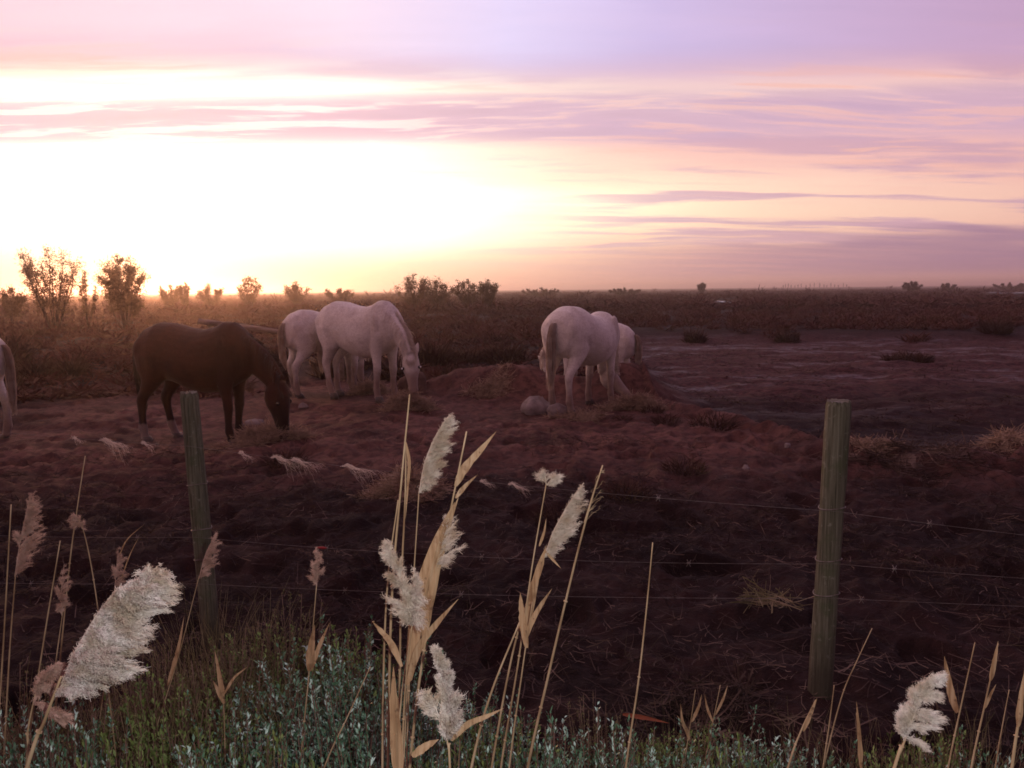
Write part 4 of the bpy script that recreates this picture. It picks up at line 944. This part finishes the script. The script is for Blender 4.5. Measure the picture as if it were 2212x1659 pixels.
def plume_mesh(axis, width, side, nb, nh, rng, hair=.012, droop=.5, hw=.0009, both=.25, along=1.0, lobes=13):
    """axis: 3-D polyline base -> tip. side: world vector the branches nod to"""
    ax = spline(axis, 40); acc = Acc(); BR = []; HA = []
    side = unit(side)
    lob = []
    for k in range(lobes):
        t = (k + .5 + rng.uniform(-.25, .25)) / lobes; i = min(38, int(t * 39)); T = unit(ax[i + 1] - ax[i])
        prof = np.interp(t, [0, .10, .35, .65, .88, 1], [.75, 1.0, .95, .66, .30, .06])
        sd_ = side if rng.random() > both else -side * .5
        lat = np.cross(T, side) * rng.normal() * .45
        d0 = unit(T * (along + 1.1 * t) * rng.uniform(.9, 1.15) + (sd_ + lat) * rng.uniform(.5, .85)); bl = width * prof * rng.uniform(.78, 1.12)
        lob.append((t, d0, bl, sd_, ax[i] + d0 * bl + sd_ * bl * .32 - np.array([0, 0, 1]) * bl * droop, prof))
    for k in range(nb):
        t, d0, bl, sd_, tipp, prof = lob[k % lobes]
        tt = min(.98, max(0, t + rng.normal() * .55 / lobes)); o = ax[min(38, int(tt * 39))]
        end = o * .35 + (tipp - (ax[min(38, int(t * 39))] - o) * .35) * .65 if rng.random() < .3 else tipp
        end = o + (end - o) * (rng.uniform(.35, 1.0) if rng.random() < .7 else rng.uniform(.95, 1.18)) + rng.normal(size=3) * width * .06
        m = 7; br = np.zeros((m, 3)); bow = (d0 - sd_ * .5) * bl * .10
        for j in range(m):
            f = j / (m - 1); br[j] = o + (end - o) * f + bow * 4 * f * (1 - f) + rng.normal(size=3) * .0006
        BR.append(br)
        n = max(4, int(nh * prof)); f = rng.random(n) ** .8 * .96 + .04; idx = f * (m - 1.001); i0 = idx.astype(int)
        c = br[i0] + (br[i0 + 1] - br[i0]) * (idx - i0)[:, None]; bt = br[i0 + 1] - br[i0]; bt /= np.linalg.norm(bt, axis=1)[:, None] + 1e-9
        d = bt * 1.0 + rng.normal(size=(n, 3)) * .26 + side * .08; d /= np.linalg.norm(d, axis=1)[:, None]
        l = (hair * (.5 + .5 * prof) * rng.uniform(.5, 1.25, n))[:, None]; cv = rng.normal(size=(n, 3)) * hair * .2
        HA.append(np.stack([c, c + d * l * .5 + cv, c + d * l], 1))
    acc.add(*strands(np.array(BR), .0011, .4)); H_ = np.concatenate(HA); acc.add(*strands(H_, hw, .35))
    acc.add(*tube(ax, np.linspace(.0016, .0006, 40), 4))
    return acc
RG = 'reeds in front of the fence'
def reed(label, y, stem, r=.0024, leaves=(), plumes=(), seed=1, name='reed', joints=True):
    """stem: pixels from low to tip at distance y; leaves: (pixels, width, twist); plumes: (pixels base->tip, branch length, side, branches, hairs, material, kwargs)"""
    rng = np.random.default_rng(seed)
    s = px(stem, y); lo, nx = s[0], s[1]; gz = tz(lo[0], lo[1])
    slope = (lo - nx) / max(1e-3, abs(lo[2] - nx[2])); foot = lo + slope * (lo[2] - gz) * .8; foot[2] = gz
    foot[2] = tz(foot[0], foot[1]) - .02
    midp = lo * .5 + foot * .5 + (slope * 0) ; pts = spline([foot, midp] + s, 30)
    root = thing(name, label, 'reed', tuple(foot), RG); o0 = np.array(foot)
    V, F = tube(pts, np.linspace(r * 1.15, r * .45, 30), 6); mk('stem', V - o0, F, M['stem'], root, True)
    if joints:
        for f in (.25, .45, .65):
            q = pts[int(f * 29)]; q2 = pts[int(f * 29) + 1]; V, F = tube([q - (q2 - q) * .05, q, q + (q2 - q) * .05], [r * 1.0, r * 1.45, r * 1.0], 6); mk('node', V - o0, F, M['stem'], root, True)
    for lf in leaves:
        pp, w, tw = lf[:3]; V, F = leaf_mesh(px(pp, y - .004), w, twist=tw, fold=lf[3] if len(lf) > 3 else .25); mk('leaf', V - o0, F, M['leaf'], root, True)
    for (pp, bl, sd_, nb, nh, mt, kw) in plumes:
        acc = plume_mesh(px(pp, y), bl, sd_, nb, nh, rng, **kw); ob = acc.build('plume', M[mt], root); ob.data.transform(Matrix.Translation(-Vector(o0)))
    return root
RT = (1, -.15, -.1); LT = (-1, -.15, 0); UPR = (.8, -.3, .25)
# centre clump
reed('tall bare reed stalk reaching up to the grazing horse\'s muzzle', 1.50, [(838, 1659), (846, 1300), (868, 1030), (885, 852)], .0034, seed=1)
reed('tall reed stalk with one narrow dry leaf along its tip', 1.52, [(862, 1659), (866, 1300), (875, 1080), (877, 958)], .0030, leaves=[([(877, 955), (884, 1000), (880, 1060), (876, 1120)], .006, .3)], seed=2)
reed('reed with the tallest one-sided feathery plume in the centre clump', 1.62, [(878, 1659), (890, 1320), (905, 1062)], .0026, plumes=[([(905, 1066), (918, 1000), (942, 940), (972, 897)], .058, RT, 150, 70, 'plume', dict(droop=.08, both=.02, lobes=17, along=1.3))], seed=3)
reed('reed with a broad folded tan leaf and a flaring upper leaf blade', 1.46, [(885, 1659), (912, 1430), (958, 1180), (1008, 932)], .0033,
     leaves=[([(884, 1470), (905, 1300), (945, 1170), (982, 1085)],   .029, .5, .5), ([(915, 1380), (930, 1280), (962, 1150), (990, 1075)], .022, -.4), ([(984, 1050), (1005, 1010), (1040, 970), (1072, 932)], .017, .6), ([(984, 1076), (1005, 1050), (1032, 1025)], .009, .5)],
     plumes=[([(940, 1235), (952, 1170), (962, 1115)], .048, RT, 34, 70, 'plume', dict(droop=.10, both=.05))], seed=4)
reed('reed with a ragged pale plume bent to one side low in the centre clump', 1.38, [(868, 1659), (876, 1480), (890, 1350)], .0026,
     plumes=[([(892, 1352), (875, 1290), (855, 1220), (830, 1166)], .045, (-.5, -.4, .2), 120, 70, 'plume', dict(both=.5, droop=.25, lobes=20)), ([(888, 1350), (893, 1290), (896, 1230)], .042, (.5, -.5, -.4), 90, 70, 'plume', dict(both=.4, droop=.5, lobes=16))], seed=5)
reed('reed with pointed leaves spreading both ways below the ragged plume', 1.44, [(856, 1659), (868, 1500), (884, 1390)], .0026, leaves=[([(868, 1440), (845, 1390), (822, 1362), (805, 1343)], .013, .3), ([(880, 1480), (905, 1400), (945, 1345), (990, 1294)], .015, .5)], seed=6)
reed('reed stem wrapped by one long broad straw-coloured leaf', 1.30, [(858, 1659), (856, 1560), (852, 1460)], .0026, leaves=[([(862, 1690), (856, 1600), (851, 1520), (850, 1440)], .023, .1)], seed=7)
reed('bare pale reed stalk through the middle of the centre clump', 1.48, [(826, 1659), (830, 1400), (840, 1230), (860, 1080)], .0028, seed=8)
reed('thin yellow reed stalk behind the broad leaf', 1.56, [(872, 1659), (882, 1450), (897, 1240)], .0022, seed=9)
reed('low reed with an upright creamy plume and a fluffy side spur', 1.20, [(972, 1659), (970, 1625), (964, 1590)], .0026,
     plumes=[([(964, 1600), (972, 1540), (958, 1460), (938, 1398)], .042, (.5, -.6, .2), 260, 80, 'plume_white', dict(both=.5, droop=.03, along=1.7, lobes=30)), ([(956, 1570), (938, 1525), (912, 1497)], .028, LT, 26, 70, 'plume_white', dict(both=.4, droop=.05))],
     leaves=[([(890, 1634), (920, 1612), (948, 1597)], .014, .2), ([(975, 1600), (1010, 1565), (1050, 1548), (1088, 1530)], .010, .8)], seed=10)
# second clump
reed('reed topped by a small two-lobed tuft', 1.60, [(1082, 1659), (1118, 1440), (1150, 1220), (1180, 1045)], .0026, leaves=[([(1136, 1365), (1150, 1290), (1162, 1230), (1180, 1180)], .017, .4), ([(1165, 1180), (1175, 1150), (1180, 1120)], .006, .2)],
     plumes=[([(1180, 1046), (1178, 1030), (1176, 1014)], .018, LT, 12, 50, 'plume', dict(droop=.1)), ([(1181, 1048), (1192, 1036), (1206, 1028)], .020, RT, 16, 50, 'plume', dict(droop=.1))], seed=11)
reed('reed with a slanting one-sided plume beside the two-lobed tuft', 1.62, [(1062, 1659), (1110, 1400), (1165, 1225), (1180, 1190)], .0028, leaves=[([(1140, 1330), (1152, 1270), (1168, 1220), (1180, 1178)], .018, -.3), ([(1178, 1190), (1195, 1210), (1212, 1228)], .006, .2)],
     plumes=[([(1176, 1205), (1195, 1150), (1225, 1095), (1258, 1048)], .052, RT, 140, 65, 'plume', dict(droop=.08, both=.05, lobes=16, along=1.3))], seed=12)
reed('long leaning reed stalk ending in a wispy bare spray', 1.66, [(1140, 1659), (1182, 1470), (1236, 1240), (1275, 1090), (1302, 1005)], .0034, plumes=[([(1262, 1130), (1280, 1070), (1302, 1005)], .030, RT, 12, 4, 'stem', dict(droop=-.1, both=.4))], seed=13)
reed('leaning bare reed stalk crossing below the second clump', 1.44, [(1018, 1659), (1060, 1500), (1122, 1345)], .0032, seed=14)
reed('reed with a forked pair of short stiff leaves', 1.55, [(1100, 1659), (1128, 1450), (1150, 1300)], .0024, leaves=[([(1138, 1400), (1130, 1350), (1126, 1310), (1124, 1280)], .016, .2), ([(1136, 1380), (1150, 1340), (1170, 1305), (1192, 1272)], .012, .4)], seed=15)
reed('lone thin pale reed stalk standing apart between clump and lone post', 1.60, [(1352, 1659), (1378, 1480), (1396, 1320), (1410, 1172)], .0026, seed=16)
# left
reed('reed with a huge fluffy white plume blown sideways', 1.20, [(58, 1659), (95, 1560), (132, 1462)], .0042,
     plumes=[([(132, 1478), (175, 1385), (245, 1285), (338, 1232)], .125, (.85, -.30, -.30), 260, 230, 'plume_white', dict(droop=.16, both=.02, hair=.014, hw=.0010, along=1.0, lobes=22)), ([(120, 1500), (160, 1440), (215, 1350)], .10, (.85, -.3, -.25), 110, 170, 'plume_white', dict(droop=.14, both=.02, hair=.014, hw=.0010))], seed=20)
reed('rosy drooping plume behind the stem of the huge white plume', 1.34, [(62, 1640), (60, 1580), (76, 1500)], .0026, plumes=[([(72, 1520), (95, 1470), (128, 1428)], .05, (.8, 0, -.5), 50, 90, 'plume_rosy', dict(droop=.5)), ([(80, 1520), (110, 1535), (150, 1545)], .03, (.6, 0, -.4), 24, 80, 'plume_rosy', dict(droop=.2))], seed=21)
reed('reed with a tall rosy feathery plume next to a bare stalk', 2.05, [(8, 1659), (20, 1420), (34, 1235)], .0030, plumes=[([(32, 1245), (42, 1180), (54, 1120), (68, 1064)], .066, RT, 140, 65, 'plume_rosy', dict(droop=.05, both=.10, along=1.2, lobes=18))], seed=22)
reed('bare reed stalk next to the tall rosy plume', 1.9, [(-8, 1640), (8, 1380), (24, 1090)], .0030, seed=23)
reed('slanting bare reed stalk between rosy plumes', 2.0, [(60, 1620), (92, 1400), (130, 1168)], .0030, seed=24)
reed('thin reed stalk with a nodding tip high against the brown soil', 2.2, [(118, 1560), (148, 1240), (168, 1090), (184, 985)], .0026, seed=25)
reed('bent-over reed with a small nodding rosy head', 2.15, [(235, 1500), (205, 1270), (180, 1145), (160, 1112)], .0022, plumes=[([(178, 1142), (168, 1122), (157, 1112)], .022, (-.3, -.4, -.6), 18, 60, 'plume_rosy', dict(droop=.3))], seed=26)
reed('reed with a short lumpy rosy plume above the huge white one', 2.0, [(105, 1560), (122, 1420), (136, 1320)], .0024, plumes=[([(134, 1330), (132, 1280), (138, 1220)], .034, RT, 34, 70, 'plume_rosy', dict(droop=.2, both=.4))], seed=27)
reed('reed with a slim brownish plume and thin splayed twigs', 2.3, [(215, 1560), (240, 1380), (250, 1265)], .0024, plumes=[([(248, 1270), (252, 1225), (256, 1184)], .036, RT, 34, 70, 'plume_rosy', dict(droop=.2, both=.5))], leaves=[([(262, 1250), (280, 1200), (300, 1160)], .004, .1), ([(258, 1200), (275, 1165), (312, 1132)], .004, .1)], seed=28)
reed('reed with a rosy plume standing against the slimmer post', 2.3, [(330, 1600), (385, 1420), (430, 1245)], .0026, plumes=[([(430, 1250), (440, 1210), (452, 1180), (468, 1153)], .045, RT, 46, 70, 'plume_rosy', dict(droop=.08, both=.15))], leaves=[([(362, 1480), (385, 1400), (398, 1330)], .012, .3)], seed=29)
reed('reed with a narrow knobbly plume and two sheathing leaves above the blue-green bushes', 1.9, [(648, 1659), (668, 1450), (684, 1262)], .0026, plumes=[([(684, 1266), (685, 1225), (683, 1184)], .024, RT, 34, 70, 'plume_rosy', dict(droop=.05, both=.5))],
     leaves=[([(668, 1450), (672, 1400), (680, 1350)], .022, .3), ([(670, 1450), (688, 1400), (712, 1345)], .013, .4)], seed=30)
reed('short reed with leaves clasped at its top among the bushes', 2.0, [(487, 1659), (484, 1540), (478, 1470)], .0022, leaves=[([(482, 1510), (474, 1460), (464, 1405)], .015, .3), ([(484, 1500), (505, 1465), (535, 1440)], .008, .3), ([(484, 1520), (470, 1490), (460, 1470)], .012, .3)], seed=31)
reed('slanting bare stalk before the blue-green bushes', 1.7, [(700, 1659), (750, 1550), (800, 1440)], .0022, seed=32)
# right
reed('reed with a cottony white plume low by the fence', 1.30, [(1932, 1659), (1945, 1625), (1958, 1590)], .0038, plumes=[([(1958, 1594), (1975, 1545), (2000, 1490), (2040, 1455)], .032, (.7, -.5, -.2), 240, 100, 'plume_white', dict(droop=.35, both=.5, hair=.011, along=.4, lobes=30))], seed=40)
reed('reed with a single rusty leaf hanging back beside the cottony plume', 1.7, [(2048, 1659), (2075, 1530), (2106, 1388)], .0026, leaves=[([(2068, 1540), (2055, 1500), (2046, 1455), (2040, 1418)], .018, .3)], seed=41)
reed('pale forked reed stalk right of the cottony plume', 1.6, [(2098, 1659), (2128, 1520), (2156, 1390)], .0028, leaves=[([(2128, 1530), (2140, 1500), (2152, 1478)], .007, .2), ([(2140, 1470), (2148, 1430), (2156, 1385)], .012, .2)], seed=42)
reed('stout straw-coloured reed stalk past the forked one', 1.35, [(2186, 1659), (2200, 1560), (2216, 1440)], .0036, leaves=[([(2200, 1570), (2204, 1520), (2212, 1455)], .014, .2)], seed=43)
reed('thin reed stalk sprouting before the forked stalks', 1.8, [(2150, 1659), (2165, 1570), (2180, 1490)], .0022, seed=44)
reed('curved thin dry stalk rising beside the foot of the lone post', 2.2, [(1788, 1620), (1820, 1500), (1850, 1430), (1884, 1357)], .0024, seed=45)
reed('straight thin dry stalk at the foot of the lone post', 2.0, [(1778, 1659), (1792, 1560), (1802, 1480)], .0026, seed=46)
reed('dry stalk with a pointed bract before the lone post', 1.6, [(1862, 1680), (1857, 1620), (1850, 1540)], .0026, leaves=[([(1860, 1659), (1857, 1600), (1850, 1515)], .012, .1)], seed=47)
reed('brown leaning dry stalk in the bushes before the lone post', 1.7, [(1702, 1659), (1730, 1580), (1762, 1512)], .0030, leaves=[([(1735, 1580), (1750, 1545), (1765, 1508)], .010, .2)], seed=48)
reed('branched dry weed stalk above the low bushes', 2.2, [(1520, 1659), (1540, 1560), (1556, 1480)], .0020, leaves=[([(1540, 1560), (1528, 1530), (1522, 1500)], .008, .2), ([(1545, 1545), (1562, 1510), (1572, 1480)], .008, .2)], seed=49)
reed('green leafy weed stalk above the low bushes', 2.2, [(1480, 1640), (1492, 1560), (1502, 1490)], .0020, leaves=[([(1490, 1590), (1475, 1560), (1470, 1520)], .010, .2), ([(1494, 1560), (1508, 1530), (1516, 1500)], .010, .2), ([(1490, 1600), (1480, 1570), (1462, 1545)], .010, .2)], seed=50)
reed('short dry spike beside the leafless lone stalk', 1.9, [(990, 1680), (991, 1640), (993, 1600)], .0016, seed=51)
def red_stalk():
    p0, p1 = P(1345, 1543, 2.6), P(1445, 1562, 2.55); q = np.array(p0)
    gz0 = tz(p0.x, p0.y)
    V, F = leaf_mesh([np.array(p0), np.array(P(1395, 1551, 2.57)), np.array(p1)], .016)
    tag(mk('fallen_leaf', V - q, F, M['rust_leaf']), 'rust-red dead leaf lying across the low bushes', 'leaf').location = p0
red_stalk()

# ------------------------------------------------------------------ evening haze
def haze():
    s, y0, y1, zt, zb = 5200, -5200, 5200, 14.0, -3.0
    V = [(x, y, z) for z in (zb, zt) for y in (y0, y1) for x in (-s, s)]
    F = np.array([[0, 2, 3, 1], [4, 5, 7, 6], [0, 1, 5, 4], [2, 6, 7, 3], [0, 4, 6, 2], [1, 3, 7, 5]])
    m = bpy.data.materials.new('haze'); m.use_nodes = True; t = m.node_tree; t.nodes.clear()
    v = t.nodes.new('ShaderNodeVolumePrincipled'); v.inputs['Color'].default_value = (0.96, 0.82, 0.78, 1); v.inputs['Density'].default_value = 0.0010; v.inputs['Anisotropy'].default_value = 0.88
    o = t.nodes.new('ShaderNodeOutputMaterial'); t.links.new(v.outputs[0], o.inputs['Volume'])
    tag(mk('haze', V, F, m), kind='stuff')
haze()
